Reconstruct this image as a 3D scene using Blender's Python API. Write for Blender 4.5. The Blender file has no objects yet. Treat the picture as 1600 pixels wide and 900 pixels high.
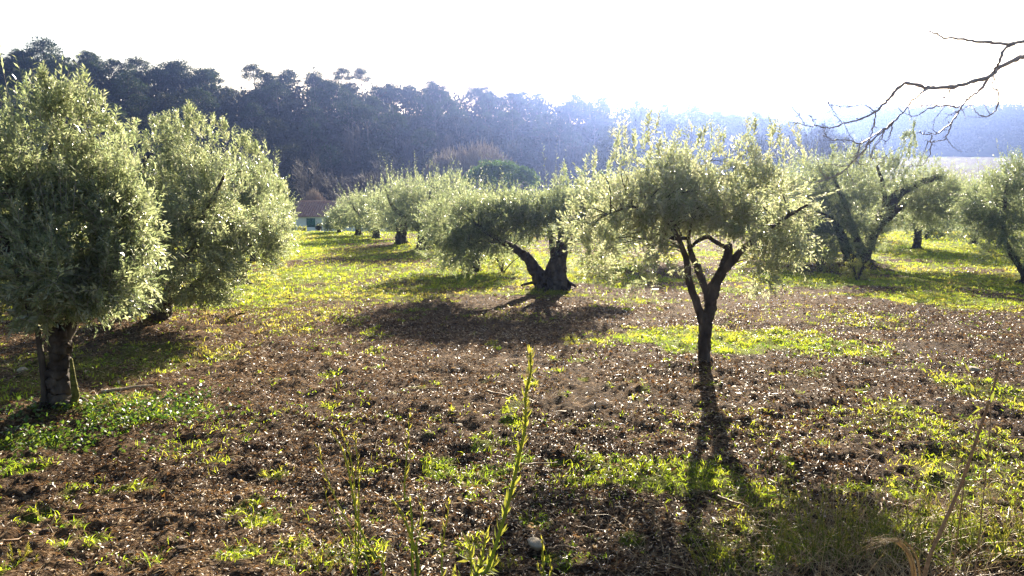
import bpy, math
import numpy as np

S = bpy.context.scene
COL = S.collection
rad = math.radians
# ------------------------------------------------------------------ camera
CAM_Z, PITCH, FPX = 3.0, rad(9.7), 1256.0
cam_d = bpy.data.cameras.new('camera')
cam = bpy.data.objects.new('camera', cam_d)
COL.objects.link(cam)
cam.location = (0, 0, CAM_Z)
cam.rotation_euler = (rad(90) - PITCH, 0, 0)
cam_d.sensor_width = 36
cam_d.lens = 36 * FPX / 1600
cam_d.clip_start = 0.05
cam_d.clip_end = 9000
S.camera = cam
# ------------------------------------------------------------------ sky, sun, exposure
SUN_AZ, SUN_EL = rad(11.0), rad(17.3)          # azimuth measured from +Y towards +X
w = bpy.data.worlds.new("World")
S.world = w
w.use_nodes = True
wn = w.node_tree
bg = wn.nodes['Background']
sky = wn.nodes.new('ShaderNodeTexSky')
sky.sky_type = 'NISHITA'
sky.sun_disc = False
sky.sun_elevation = SUN_EL
sky.sun_rotation = SUN_AZ
sky.air_density = 1.0
sky.dust_density = 2.0
sky.ozone_density = 1.0
bg.inputs['Strength'].default_value = 0.05
wn.links.new(sky.outputs[0], bg.inputs['Color'])
sun_d = bpy.data.lights.new('sun', 'SUN')
sun_d.energy = 5.0
sun_d.angle = rad(0.53)
sun_d.color = (1.0, 0.87, 0.68)
sun = bpy.data.objects.new('sun', sun_d)
COL.objects.link(sun)
sun.rotation_euler = (rad(90) - SUN_EL, 0, math.pi - SUN_AZ)
sun.location = (60, 300, 100)
S.view_settings.view_transform = 'Standard'
S.view_settings.look = 'None'
S.view_settings.exposure = 2.1
S.view_settings.gamma = 1.0
S.view_settings.use_curve_mapping = False

RNG = np.random.default_rng(7)
# ------------------------------------------------------------------ noise and terrain
def _hash(ix, iy, seed):
    n = (ix.astype(np.int64) * 374761393 + iy.astype(np.int64) * 668265263 + seed * 974634777) & 0xffffffff
    n = ((n ^ (n >> 13)) * 1274126177) & 0xffffffff
    n = n ^ (n >> 16)
    return (n & 0xffff) / 65535.0

def noise2(x, y, seed=0):
    x = np.asarray(x, float); y = np.asarray(y, float)
    ix = np.floor(x); iy = np.floor(y)
    fx = x - ix; fy = y - iy
    fx = fx * fx * (3 - 2 * fx); fy = fy * fy * (3 - 2 * fy)
    a = _hash(ix, iy, seed); b = _hash(ix + 1, iy, seed)
    c = _hash(ix, iy + 1, seed); d = _hash(ix + 1, iy + 1, seed)
    return (a * (1 - fx) + b * fx) * (1 - fy) + (c * (1 - fx) + d * fx) * fy - 0.5

def fbm(x, y, octs=4, seed=0):
    s = 0; a = 1.0
    for i in range(octs):
        s = s + a * noise2(x * 2 ** i + 17.3 * i, y * 2 ** i - 9.1 * i, seed + i)
        a *= 0.5
    return s

_py = np.array([-60, -5, 0, 1.4, 2.6, 4.9, 7, 9, 11, 21, 40, 57, 64, 80, 92, 260, 500, 900, 1500, 4000.])
_pz = np.array([1.9, 1.7, 1.5, 1.35, 0.95, 0.05, 0, 0, -.05, -.64, -1.74, -2.72, -3.5, -6.3, -7.2, -7.0, -.9, 3, 6, 12.])
_ty = np.concatenate([np.arange(-60, 120, 0.1), np.arange(120, 4000, 5.)])
_tz = np.interp(_ty, _py, _pz)
_k = np.hanning(15); _k /= _k.sum()
_m = len(np.arange(-60, 120, 0.1))
_tz[8:_m - 8] = np.convolve(_tz[:_m], _k, 'same')[8:-8]

def base_h(x, y):
    return np.interp(y, _ty, _tz)

MOUNDS = []     # (x, y, radius, height) soil banked up round trunks
def terrain(x, y, fine=True):
    x = np.asarray(x, float); y = np.asarray(y, float)
    z = base_h(x, y)
    far = np.clip((y - 30) / 60, 0, 1)
    z = z + fbm(x / 5.0, y / 5.0, 2, 3) * (0.10 + 0.5 * far * (y > 66))
    for mx, my, r, h in MOUNDS:
        d2 = ((x - mx) ** 2 + (y - my) ** 2) / (r * r)
        z = z + h * np.exp(-d2 * 2)
    if fine:
        near = np.clip(1 - (y - 8) / 40, 0.15, 1) * (y < 66)
        z = z + fbm(x * 2.3, y * 2.3, 3, 11) * 0.075 * near
        c = noise2(x * 9 + 2 * noise2(x * 3, y * 3, 2), y * 13, 21) * (.4 + 1.6 * (noise2(x * .8, y * .8, 29) + .5))
        z = z + (np.maximum(c, 0.05) - 0.05) * 0.055 * near
        z = z + fbm(x * 19, y * 19, 2, 31) * 0.034 * near
    return z

def ray(px, py):
    dx = (px - 800) / FPX; dy = (450 - py) / FPX
    c, s = math.cos(PITCH), math.sin(PITCH)
    return np.array([dx, c + s * dy, -s + c * dy])

def at(px, py):
    """ground point seen at a spot of the photograph (base terrain)"""
    d = ray(px, py)
    t = np.concatenate([np.arange(3.2, 90, 0.05), np.arange(90, 2500, 2.)])
    zz = CAM_Z + d[2] * t - base_h(0, d[1] * t)
    i = np.argmax(zz < 0)
    if zz[i] >= 0: i = len(t) - 1
    return np.array([d[0] * t[i], d[1] * t[i], CAM_Z + d[2] * t[i]])

def P(px, py, Y):
    d = ray(px, py)
    return np.array([0, 0, CAM_Z]) + d * (Y / d[1])

# ------------------------------------------------------------------ mesh helpers
def norm(v):
    return v / np.maximum(np.linalg.norm(v, axis=-1, keepdims=True), 1e-9)

def build(name, V, faces, mat, parent=None, tint=None, smooth=False, kind=None, mask=None):
    """faces: list of (n,k) int arrays"""
    me = bpy.data.meshes.new(name)
    V = np.asarray(V, np.float32)
    me.vertices.add(len(V)); me.vertices.foreach_set('co', V.ravel())
    loops = np.concatenate([f.ravel() for f in faces]).astype(np.int32)
    tot = np.concatenate([np.full(len(f), f.shape[1]) for f in faces]).astype(np.int32)
    start = np.concatenate([[0], np.cumsum(tot)[:-1]]).astype(np.int32)
    me.loops.add(len(loops)); me.loops.foreach_set('vertex_index', loops)
    me.polygons.add(len(tot))
    me.polygons.foreach_set('loop_start', start)
    me.polygons.foreach_set('loop_total', tot)
    if smooth: me.polygons.foreach_set('use_smooth', np.ones(len(tot), bool))
    for an, av in (('tint', tint), ('mask', mask)):
        if av is not None:
            a = me.attributes.new(an, 'FLOAT', 'POINT')
            a.data.foreach_set('value', np.asarray(av, np.float32))
    me.update(calc_edges=True)
    me.validate()
    if mat is not None: me.materials.append(mat)
    o = bpy.data.objects.new(name, me)
    COL.objects.link(o)
    if parent is not None: o.parent = parent
    if kind: o['kind'] = kind
    return o

def thing(name, label, cat, loc, group=None):
    o = bpy.data.objects.new(name, None)
    o.empty_display_size = 0.2
    COL.objects.link(o)
    o.location = [float(v) for v in loc]
    o['label'] = label; o['category'] = cat
    if group: o['group'] = group
    return o

def tag(o, label, cat, group=None):
    o['label'] = label; o['category'] = cat
    if group: o['group'] = group
    return o

def copy_tree(o, parent=None):
    c = o.copy(); COL.objects.link(c); c.parent = parent
    for ch in list(o.children): copy_tree(ch, c)
    return c

def bez(pts, n):
    """smooth resample of a polyline (Catmull-Rom); pts (m,k)"""
    pts = np.asarray(pts, float)
    if len(pts) < 3:
        t = np.linspace(0, 1, n)[:, None]
        return pts[0] * (1 - t) + pts[-1] * t
    q = np.vstack([2 * pts[0] - pts[1], pts, 2 * pts[-1] - pts[-2]])
    u = np.linspace(0, len(pts) - 1 - 1e-6, n)
    i = u.astype(int); f = (u - i)[:, None]
    p0, p1, p2, p3 = q[i], q[i + 1], q[i + 2], q[i + 3]
    return 0.5 * ((2 * p1) + (-p0 + p2) * f + (2 * p0 - 5 * p1 + 4 * p2 - p3) * f ** 2 + (-p0 + 3 * p1 - 3 * p2 + p3) * f ** 3)

def tube(path, r, sides=8, rough=0.0, seed=0, cap=True):
    path = np.asarray(path, float); r = np.asarray(r, float)
    n = len(path)
    T = norm(np.gradient(path, axis=0))
    ref = np.array([0.31, 0.87, 0.38]); ref /= np.linalg.norm(ref)
    if abs(T[0] @ ref) > .9: ref = np.array([1., 0, 0])
    A = norm(np.cross(T, ref)); B = np.cross(T, A)
    a = np.linspace(0, 2 * math.pi, sides, endpoint=False)
    R = r[:, None] * np.ones(sides)[None, :]
    if rough:
        s = np.arange(n)[:, None] * 0.55; aa = a[None, :]
        R = R * (1 + rough * (np.sin(aa * 3 + s * .7 + seed) * .35 + np.sin(aa * 5 - s * .45 + seed * 2) * .25
                 + 1.4 * noise2(np.cos(aa) * 2.5 + s * .5 + seed, np.sin(aa) * 2.5 + s, seed + 5)
                 + .9 * noise2(np.cos(aa) * 6 + s * 1.6 + seed, np.sin(aa) * 6 + s * .4, seed + 9)))
    V = path[:, None, :] + R[:, :, None] * (np.cos(a)[None, :, None] * A[:, None, :] + np.sin(a)[None, :, None] * B[:, None, :])
    V = V.reshape(-1, 3)
    i = np.arange(n - 1)[:, None] * sides; j = np.arange(sides)[None, :]; j2 = (j + 1) % sides
    F = np.stack([i + j, i + j2, i + sides + j2, i + sides + j], -1).reshape(-1, 4)
    F3 = np.zeros((0, 3), int)
    if cap:
        V = np.vstack([V, path[-1] + T[-1] * r[-1] * .4])
        b = (n - 1) * sides; jj = np.arange(sides)
        F3 = np.stack([b + jj, b + (jj + 1) % sides, np.full(sides, len(V) - 1)], -1)
    return V, F, F3

def merge(parts):
    Vs, F4, F3, o = [], [], [], 0
    for V, a, b in parts:
        Vs.append(V); F4.append(a + o); F3.append(b + o); o += len(V)
    out = []
    f4 = np.vstack(F4); f3 = np.vstack(F3)
    if len(f4): out.append(f4)
    if len(f3): out.append(f3)
    return np.vstack(Vs), out

def leaf_geo(p, d, nrm, L, W, fold=0.12):
    """p,d,nrm (n,3); L,W (n,) -> kite shaped folded leaves, 2 triangles each"""
    side = norm(np.cross(d, nrm))
    nn = np.cross(side, d)
    L = L[:, None]; W = W[:, None]
    m = p + d * L * .48 + nn * W * fold
    V = np.stack([p, m + side * W * .5, p + d * L - nn * W * .2, m - side * W * .5], 1)
    k = np.arange(len(p))[:, None] * 4
    F = np.concatenate([k + np.array([0, 1, 2]), k + np.array([0, 2, 3])])
    return V.reshape(-1, 3), F

def prisms(p0, p1, p2, r):
    """3-sided two-segment twigs, vectorised; each (n,3)"""
    n = len(p0)
    T = norm(p2 - p0); ref = norm(RNG.normal(size=(n, 3)))
    A = norm(np.cross(T, ref)); B = np.cross(T, A)
    V = []
    for q, s in ((p0, 1), (p1, .75), (p2, .3)):
        for k in range(3):
            c, sn = math.cos(k * 2.094), math.sin(k * 2.094)
            V.append(q + (r * s)[:, None] * (c * A + sn * B))
    V = np.stack(V, 1).reshape(-1, 3)
    k = np.arange(n)[:, None] * 9
    F = []
    for s in (0, 3):
        for a in range(3):
            b = (a + 1) % 3
            F.append(k + np.array([s + a, s + b, s + 3 + b, s + 3 + a]))
    return V, np.concatenate(F)

def rnd_unit(n, rng):
    return norm(rng.normal(size=(n, 3)))

# ------------------------------------------------------------------ materials
def mat(name):
    m = bpy.data.materials.new(name); m.use_nodes = True
    nt = m.node_tree; nt.nodes.clear()
    out = nt.nodes.new('ShaderNodeOutputMaterial')
    return m, nt, out

def ramp(nt, stops, fac=None):
    r = nt.nodes.new('ShaderNodeValToRGB')
    el = r.color_ramp.elements
    while len(el) < len(stops): el.new(.5)
    for e, (p, c) in zip(el, stops): e.position = p; e.color = (*c, 1)
    if fac is not None: nt.links.new(fac, r.inputs[0])
    return r

def attr(nt, name='tint'):
    a = nt.nodes.new('ShaderNodeAttribute'); a.attribute_name = name
    return a.outputs['Fac']

def texco(nt, scale, detail=4, coord='Object'):
    tc = nt.nodes.new('ShaderNodeTexCoord')
    n = nt.nodes.new('ShaderNodeTexNoise')
    n.inputs['Scale'].default_value = scale; n.inputs['Detail'].default_value = detail
    nt.links.new(tc.outputs[coord], n.inputs['Vector'])
    return n

def leaf_mat(name, stops, trans, tfac, rough=.4, back=None, spec=.5):
    m, nt, out = mat(name)
    a = attr(nt)
    c = ramp(nt, stops, a)
    col = c.outputs[0]
    if back:
        g = nt.nodes.new('ShaderNodeNewGeometry')
        mx = nt.nodes.new('ShaderNodeMix'); mx.data_type = 'RGBA'
        nt.links.new(g.outputs['Backfacing'], mx.inputs['Factor'])
        nt.links.new(col, mx.inputs['A']); mx.inputs['B'].default_value = (*back, 1)
        col = mx.outputs['Result']
    p = nt.nodes.new('ShaderNodeBsdfPrincipled')
    p.inputs['Roughness'].default_value = rough
    p.inputs['Specular IOR Level'].default_value = spec
    nt.links.new(col, p.inputs['Base Color'])
    t = nt.nodes.new('ShaderNodeBsdfTranslucent')
    tr = ramp(nt, trans, a)
    nt.links.new(tr.outputs[0], t.inputs['Color'])
    s = nt.nodes.new('ShaderNodeMixShader'); s.inputs[0].default_value = tfac
    nt.links.new(p.outputs[0], s.inputs[1]); nt.links.new(t.outputs[0], s.inputs[2])
    nt.links.new(s.outputs[0], out.inputs['Surface'])
    return m

def rough_mat(name, stops, scale=8, bump=.6, rough=.85, dist=.02, stretch=None, spec=.3):
    m, nt, out = mat(name)
    tc = nt.nodes.new('ShaderNodeTexCoord')
    mp = nt.nodes.new('ShaderNodeMapping')
    if stretch: mp.inputs['Scale'].default_value = stretch
    nt.links.new(tc.outputs['Object'], mp.inputs['Vector'])
    n = nt.nodes.new('ShaderNodeTexNoise'); n.inputs['Scale'].default_value = scale; n.inputs['Detail'].default_value = 7
    nt.links.new(mp.outputs[0], n.inputs['Vector'])
    c = ramp(nt, stops, n.outputs['Fac'])
    p = nt.nodes.new('ShaderNodeBsdfPrincipled'); p.inputs['Roughness'].default_value = rough
    p.inputs['Specular IOR Level'].default_value = spec
    nt.links.new(c.outputs[0], p.inputs['Base Color'])
    b = nt.nodes.new('ShaderNodeBump'); b.inputs['Strength'].default_value = bump; b.inputs['Distance'].default_value = dist
    nt.links.new(n.outputs['Fac'], b.inputs['Height']); nt.links.new(b.outputs[0], p.inputs['Normal'])
    nt.links.new(p.outputs[0], out.inputs['Surface'])
    return m

M = {}
M['olive_leaf'] = leaf_mat('olive_leaf',
    [(0, (.055, .080, .040)), (.6, (.13, .155, .090)), (1, (.24, .25, .17))],
    [(0, (.22, .30, .12)), (.7, (.50, .56, .27)), (1, (.74, .74, .45))], .50, rough=.27, back=(.36, .38, .31), spec=1.0)
M['sucker_leaf'] = leaf_mat('sucker_leaf', [(0, (.10, .13, .03)), (1, (.2, .2, .06))],
    [(0, (.42, .45, .08)), (1, (.6, .55, .16))], .5)
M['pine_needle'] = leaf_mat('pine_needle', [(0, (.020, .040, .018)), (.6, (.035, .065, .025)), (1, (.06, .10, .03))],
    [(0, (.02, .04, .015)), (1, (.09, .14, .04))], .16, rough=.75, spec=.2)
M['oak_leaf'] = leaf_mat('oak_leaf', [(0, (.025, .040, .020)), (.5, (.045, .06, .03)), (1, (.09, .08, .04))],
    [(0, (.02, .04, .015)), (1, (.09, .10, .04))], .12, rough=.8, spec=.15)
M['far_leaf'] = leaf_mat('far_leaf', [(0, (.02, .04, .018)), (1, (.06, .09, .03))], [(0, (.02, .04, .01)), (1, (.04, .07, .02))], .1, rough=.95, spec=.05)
M['bare_twig'] = leaf_mat('bare_twig', [(0, (.06, .055, .05)), (1, (.17, .155, .14))], [(0, (.08, .07, .06)), (1, (.2, .17, .14))], .15, rough=.7)
M['grass'] = leaf_mat('grass_blade', [(0, (.045, .10, .012)), (.55, (.12, .17, .02)), (.85, (.22, .19, .06)), (1, (.34, .25, .12))],
    [(0, (.15, .36, .02)), (.55, (.52, .62, .03)), (.85, (.68, .56, .10)), (1, (.6, .42, .2))], .55, rough=.45)
M['straw'] = leaf_mat('straw', [(0, (.20, .13, .06)), (1, (.62, .50, .28))], [(0, (.25, .17, .07)), (1, (.7, .52, .25))], .3, rough=.45)
M['litter'] = leaf_mat('leaf_litter', [(0, (.020, .011, .007)), (.38, (.15, .085, .040)), (.62, (.38, .27, .15)), (1, (.78, .66, .48))],
    [(0, (.05, .025, .01)), (.5, (.24, .12, .04)), (1, (.6, .44, .22))], .30, rough=.47, spec=.40)
M['ivy'] = leaf_mat('ivy_leaf', [(0, (.02, .05, .012)), (1, (.06, .12, .02))], [(0, (.1, .25, .02)), (1, (.35, .5, .05))], .3, rough=.42, spec=.4)
M['green_stem'] = leaf_mat('green_stem', [(0, (.05, .10, .03)), (.7, (.12, .17, .04)), (1, (.25, .20, .04))],
    [(0, (.12, .28, .04)), (1, (.58, .52, .06))], .38, rough=.4)
M['bark'] = rough_mat('olive_bark', [(.3, (.022, .016, .012)), (.55, (.075, .058, .045)), (.75, (.15, .125, .10))], 9, 1.0, .9, .05, (1, 1, .35))
M['moss'] = rough_mat('mossy_bark', [(.3, (.05, .05, .012)), (.6, (.16, .15, .03)), (.8, (.22, .17, .06))], 25, 1.0, .95, .03)
M['tawny_twig'] = leaf_mat('tawny_twig', [(0, (.24, .20, .16)), (1, (.55, .47, .39))], [(0, (.22, .19, .15)), (1, (.45, .39, .32))], .3, rough=.7)
M['umbrella_needle'] = leaf_mat('umbrella_needle', [(0, (.025, .055, .02)), (.6, (.045, .095, .03)), (1, (.08, .14, .04))], [(0, (.06, .12, .03)), (1, (.14, .24, .06))], .3, rough=.6)
M['pale_bark'] = rough_mat('pine_bark', [(.3, (.10, .08, .07)), (.7, (.26, .22, .19))], 3, .6, .9, .05)
M['twig_bark'] = rough_mat('grey_twig_bark', [(.3, (.22, .18, .18)), (.7, (.42, .37, .36))], 40, .5, .5, .004, spec=.5)
M['stick'] = rough_mat('dry_stick', [(.3, (.16, .09, .045)), (.7, (.38, .24, .13))], 60, .5, .6, .003)
M['stone'] = rough_mat('pale_stone', [(.3, (.20, .155, .10)), (.7, (.46, .38, .27))], 24, .8, .8, .01)
M['clod'] = rough_mat('dark_soil_clod', [(.3, (.03, .02, .013)), (.7, (.10, .065, .04))], 30, 1, .95, .01)
M['plaster'] = rough_mat('white_plaster', [(.3, (.74, .74, .71)), (.7, (.85, .85, .82))], 1.2, .2, .9, .01)
M['shutter'] = rough_mat('green_shutter_paint', [(.3, (.03, .13, .09)), (.7, (.05, .18, .12))], 4, .1, .5, .01)
M['tile'] = rough_mat('clay_roof_tile', [(.3, (.34, .15, .10)), (.7, (.58, .34, .25))], 2.5, .5, .30, .01, spec=.6)
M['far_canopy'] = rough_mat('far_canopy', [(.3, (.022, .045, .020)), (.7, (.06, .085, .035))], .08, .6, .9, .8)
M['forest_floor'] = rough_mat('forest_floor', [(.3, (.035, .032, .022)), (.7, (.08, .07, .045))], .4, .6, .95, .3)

def soil_material():
    m, nt, out = mat('orchard_soil')
    L = nt.links.new
    tc = nt.nodes.new('ShaderNodeTexCoord')
    def noi(sc, det=5, rough=.6):
        n = nt.nodes.new('ShaderNodeTexNoise'); n.inputs['Scale'].default_value = sc
        n.inputs['Detail'].default_value = det; n.inputs['Roughness'].default_value = rough
        L(tc.outputs['Object'], n.inputs['Vector']); return n.outputs['Fac']
    big = noi(.7, 4); mid = noi(9, 6, .7); fine = noi(55, 5, .7)
    soil = ramp(nt, [(.38, (.022, .012, .007)), (.55, (.11, .066, .034)), (.76, (.32, .20, .10))], mid)
    dsoil = ramp(nt, [(.38, (.014, .009, .006)), (.55, (.050, .029, .017)), (.76, (.14, .088, .050))], mid)  # darker soil colour that carries the painted crown shade
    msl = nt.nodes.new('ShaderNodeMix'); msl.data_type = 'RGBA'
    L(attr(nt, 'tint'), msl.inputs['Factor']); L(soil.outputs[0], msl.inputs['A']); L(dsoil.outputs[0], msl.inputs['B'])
    v = nt.nodes.new('ShaderNodeTexVoronoi'); v.inputs['Scale'].default_value = 30
    mpp = nt.nodes.new('ShaderNodeMapping'); mpp.inputs['Scale'].default_value = (1, 1.9, 1); mpp.inputs['Rotation'].default_value = (0, 0, .5)
    L(tc.outputs['Object'], mpp.inputs['Vector']); L(mpp.outputs[0], v.inputs['Vector'])
    sep = nt.nodes.new('ShaderNodeSeparateColor'); L(v.outputs['Color'], sep.inputs[0])
    chip = ramp(nt, [(.70, (0, 0, 0)), (.74, (1, 1, 1))], sep.outputs[0])
    mx = nt.nodes.new('ShaderNodeMix'); mx.data_type = 'RGBA'
    cm = nt.nodes.new('ShaderNodeMath'); cm.operation = 'MULTIPLY'; cm.inputs[1].default_value = .35
    L(chip.outputs[0], cm.inputs[0]); L(cm.outputs[0], mx.inputs['Factor'])
    L(msl.outputs['Result'], mx.inputs['A']); mx.inputs['B'].default_value = (.40, .29, .18, 1)
    grass = ramp(nt, [(.3, (.05, .09, .010)), (.55, (.19, .23, .020)), (.75, (.34, .31, .05))], fine)
    a = attr(nt, 'mask')
    ad = nt.nodes.new('ShaderNodeMath'); ad.operation = 'ADD'; L(a, ad.inputs[0])
    s1 = nt.nodes.new('ShaderNodeMath'); s1.operation = 'MULTIPLY_ADD'; L(fine, s1.inputs[0]); s1.inputs[1].default_value = 1.0; s1.inputs[2].default_value = -.5
    L(s1.outputs[0], ad.inputs[1])
    gm = ramp(nt, [(.35, (0, 0, 0)), (.75, (1, 1, 1))], ad.outputs[0])
    mg = nt.nodes.new('ShaderNodeMix'); mg.data_type = 'RGBA'
    L(gm.outputs[0], mg.inputs['Factor']); L(mx.outputs['Result'], mg.inputs['A']); L(grass.outputs[0], mg.inputs['B'])
    p = nt.nodes.new('ShaderNodeBsdfPrincipled'); p.inputs['Roughness'].default_value = .95
    p.inputs['Specular IOR Level'].default_value = .06
    L(mg.outputs['Result'], p.inputs['Base Color'])
    h = nt.nodes.new('ShaderNodeMath'); h.operation = 'MULTIPLY_ADD'
    L(v.outputs['Distance'], h.inputs[0]); h.inputs[1].default_value = .6; L(fine, h.inputs[2])
    h2 = nt.nodes.new('ShaderNodeMath'); h2.operation = 'ADD'; L(h.outputs[0], h2.inputs[0]); L(mid, h2.inputs[1])
    b = nt.nodes.new('ShaderNodeBump'); b.inputs['Strength'].default_value = 1; b.inputs['Distance'].default_value = .035
    L(h2.outputs[0], b.inputs['Height']); L(b.outputs[0], p.inputs['Normal'])
    L(p.outputs[0], out.inputs['Surface'])
    return m
M['soil'] = soil_material()

# ------------------------------------------------------------------ where grass grows (world positions and sizes)
def patch(px, py, rx, ry, s):
    c = at(px, py); a = at(px + rx, py); u = at(px, py - ry); l = at(px, min(py + ry, 1100))
    return (c[0], c[1], abs(a[0] - c[0]), max((u[1] - l[1]) / 2, .15), s)
PATCHES = [patch(*q) for q in [
    (1130, 528, 200, 20, 1.0), (1290, 545, 90, 22, .6), (930, 535, 60, 14, .5),
    (1020, 752, 170, 32, .62), (690, 738, 26, 14, 1), (760, 750, 50, 25, .55), (1190, 780, 90, 30, .6), (925, 720, 60, 16, .7),
    (1500, 395, 160, 28, 1.15), (1400, 370, 120, 14, 1.1), (1560, 440, 130, 26, .9), (1480, 470, 90, 16, .9), (1250, 435, 70, 14, 1.1),
    (830, 415, 150, 22, 1.1), (900, 408, 80, 14, 1.1), (760, 440, 90, 14, .8), (950, 440, 60, 10, .6),
    (500, 372, 90, 10, 1.3), (450, 395, 70, 20, .9), (600, 395, 150, 12, .55), (420, 440, 110, 36, .8), (560, 430, 130, 26, .6), (480, 500, 90, 26, .42),
    (700, 425, 60, 10, .9), (400, 470, 90, 22, .6), (480, 365, 120, 6, 1.4), (700, 380, 80, 10, 1),
    (250, 560, 110, 40, .5), (40, 600, 80, 60, .45), (200, 630, 140, 32, .5), (80, 560, 80, 25, .4),
    (410, 815, 30, 13, .75), (375, 880, 38, 14, .7), (455, 862, 30, 12, .5), (60, 690, 60, 15, .6), (30, 735, 50, 15, .5),
    (1500, 720, 140, 110, .45), (1400, 850, 220, 60, .7), (1180, 860, 120, 50, .5), (1560, 620, 70, 40, .5), (1400, 640, 50, 20, .5),
    (900, 880, 70, 25, .5), (560, 880, 60, 20, .5), (300, 700, 60, 14, .35), (620, 330, 500, 20, 1.0), (1350, 500, 90, 14, .4)]]

def grass_mask(x, y):
    m = np.zeros_like(x)
    warp = fbm(x * 1.4, y * 1.4, 3, 77)
    for cx, cy, rx, ry, s in PATCHES:
        d = ((x - cx) / rx) ** 2 + ((y - cy) / ry) ** 2
        m = np.maximum(m, s * np.clip(1.35 - d + warp * 1.2, 0, 1))
    far = np.clip((y - 46) / 14, 0, 1)
    m = np.maximum(m, far * .85 * np.where(y > 150, .45, 1))
    spots = np.clip(fbm(x * .9, y * .9, 3, 55) * 2.2 - .35, 0, .5)
    m = np.maximum(m, spots * .35 * (y > 2.5)); m = np.maximum(m, np.clip(fbm(x * 3.1, y * 3.1, 2, 57) * 2.4 - .55, 0, .6))
    streak = np.clip(fbm(x * .35, y * .8, 3, 91) * 1.8 + .16, 0, .9) * np.clip((y - 13) / 10, 0, 1)
    m = np.maximum(m, streak)
    return np.clip(m, 0, 1.2)

# ------------------------------------------------------------------ olive trees: where each stands
T_CENTRE = at(1100, 580); T_LEFT = at(92, 640); T_PAIR = at(228, 505); T_SPLIT = at(862, 457)
T_ARCH = at(1343, 412); T_EDGE = at(1600, 440)
for t_, r_, h_ in ((T_CENTRE, .7, .10), (T_LEFT, .9, .12), (T_PAIR, 1.0, .12), (T_SPLIT, 1.1, .16), (T_ARCH, 1.2, .14)):
    MOUNDS.append((t_[0], t_[1], r_, h_))

# ------------------------------------------------------------------ ground: one sheet, finer near the camera
def painted_darkness(x, y):  # broad crown shade put into ground colour near right; far field darkened too
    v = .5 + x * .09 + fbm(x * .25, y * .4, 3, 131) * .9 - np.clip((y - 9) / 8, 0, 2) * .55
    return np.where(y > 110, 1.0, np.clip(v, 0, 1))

def make_ground():
    ys = [-60, -30, -14, -6, -2, 0, 1.2, 2.0]
    y = 2.6
    while y < 62: ys.append(y); y *= 1.0062
    while y < 3600: ys.append(y); y *= 1.05
    ys = np.array(ys)
    core = np.linspace(-1, 1, 520)
    side = np.array([1.02, 1.06, 1.12, 1.2, 1.35, 1.6, 2, 2.6, 3.5, 5])
    u = np.concatenate([-side[::-1], core, side])
    half = 2.2 + .72 * np.maximum(ys, 0)
    X = u[None, :] * half[:, None]
    ext = np.sign(u) * np.clip(np.abs(u) - 1.1, 0, None) * 60
    X = X + ext[None, :]
    Y = np.repeat(ys[:, None], len(u), 1)
    Z = terrain(X, Y)
    ml = grass_mask(X, Y)
    n, k = X.shape
    V = np.stack([X, Y, Z], -1).reshape(-1, 3)
    i = np.arange(n - 1)[:, None] * k; j = np.arange(k - 1)[None, :]
    F = np.stack([i + j, i + j + 1, i + k + j + 1, i + k + j], -1).reshape(-1, 4)
    return build('ground', V, [F], M['soil'], kind='structure', mask=ml.ravel(), tint=painted_darkness(X, Y).ravel(), smooth=True)
make_ground()

# ------------------------------------------------------------------ ground cover (stuff)
def scatter(n, y0, y1, rng, wmul=.72, wadd=1.0, power=1.0):
    u = rng.random(n) ** power
    y = np.sqrt(y0 ** 2 + (y1 ** 2 - y0 ** 2) * u)
    x = (rng.random(n) * 2 - 1) * (wadd + wmul * y)
    return x, y

def slope_normals(x, y):
    e = .04
    dx = (terrain(x + e, y) - terrain(x - e, y)) / (2 * e)
    dy = (terrain(x, y + e) - terrain(x, y - e)) / (2 * e)
    return norm(np.stack([-dx, -dy, np.ones_like(dx)], -1))

def litter():
    rng = np.random.default_rng(101)
    Vs, Fs, Ts, off = [], [], [], 0
    for n, y0, y1, sc in ((120000, 2.4, 9, 1.0), (120000, 9, 18, 1.2), (70000, 18, 38, 1.8), (16000, 38, 62, 2.6)):
        x, y = scatter(n, y0, y1, rng)
        g = grass_mask(x, y)
        dens = np.clip(.80 + fbm(x * 1.1, y * 1.1, 3, 140) * 1.5 + fbm(x * .3, y * .3, 2, 141) * .5, .08, 1) * (1 - .65 * np.clip(g, 0, 1))
        k = rng.random(n) < dens
        x, y = x[k], y[k]; n = len(x)
        nr = slope_normals(x, y)
        nr = norm(nr + rng.normal(size=(n, 3)) * .34)
        d = norm(np.cross(nr, rnd_unit(n, rng)))
        L = (.028 + .034 * rng.random(n)) * sc; W = (.007 + .008 * rng.random(n)) * sc
        big = rng.random(n) < .05
        L = np.where(big, L * 1.3, L); W = np.where(big, W * 2.4, W)
        z = terrain(x, y) + .003 + rng.random(n) ** 2 * .018 * sc
        p = np.stack([x, y, z], -1)
        V, F = leaf_geo(p - d * L[:, None] * .5, d, nr, L, W, rng.random((n, 1)) * .8 - .1)
        t = np.clip(rng.beta(1.1, 1.7, n) + fbm(x * .5, y * .5, 2, 9) * .35 - painted_darkness(x, y) * .10, 0, 1)  # litter darkens with the shade painted on the soil
        Vs.append(V); Fs.append(F + off); off += len(V); Ts.append(np.repeat(t, 4))
    build('leaf_litter', np.vstack(Vs), [np.vstack(Fs)], M['litter'], tint=np.concatenate(Ts), kind='stuff')
litter()

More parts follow.
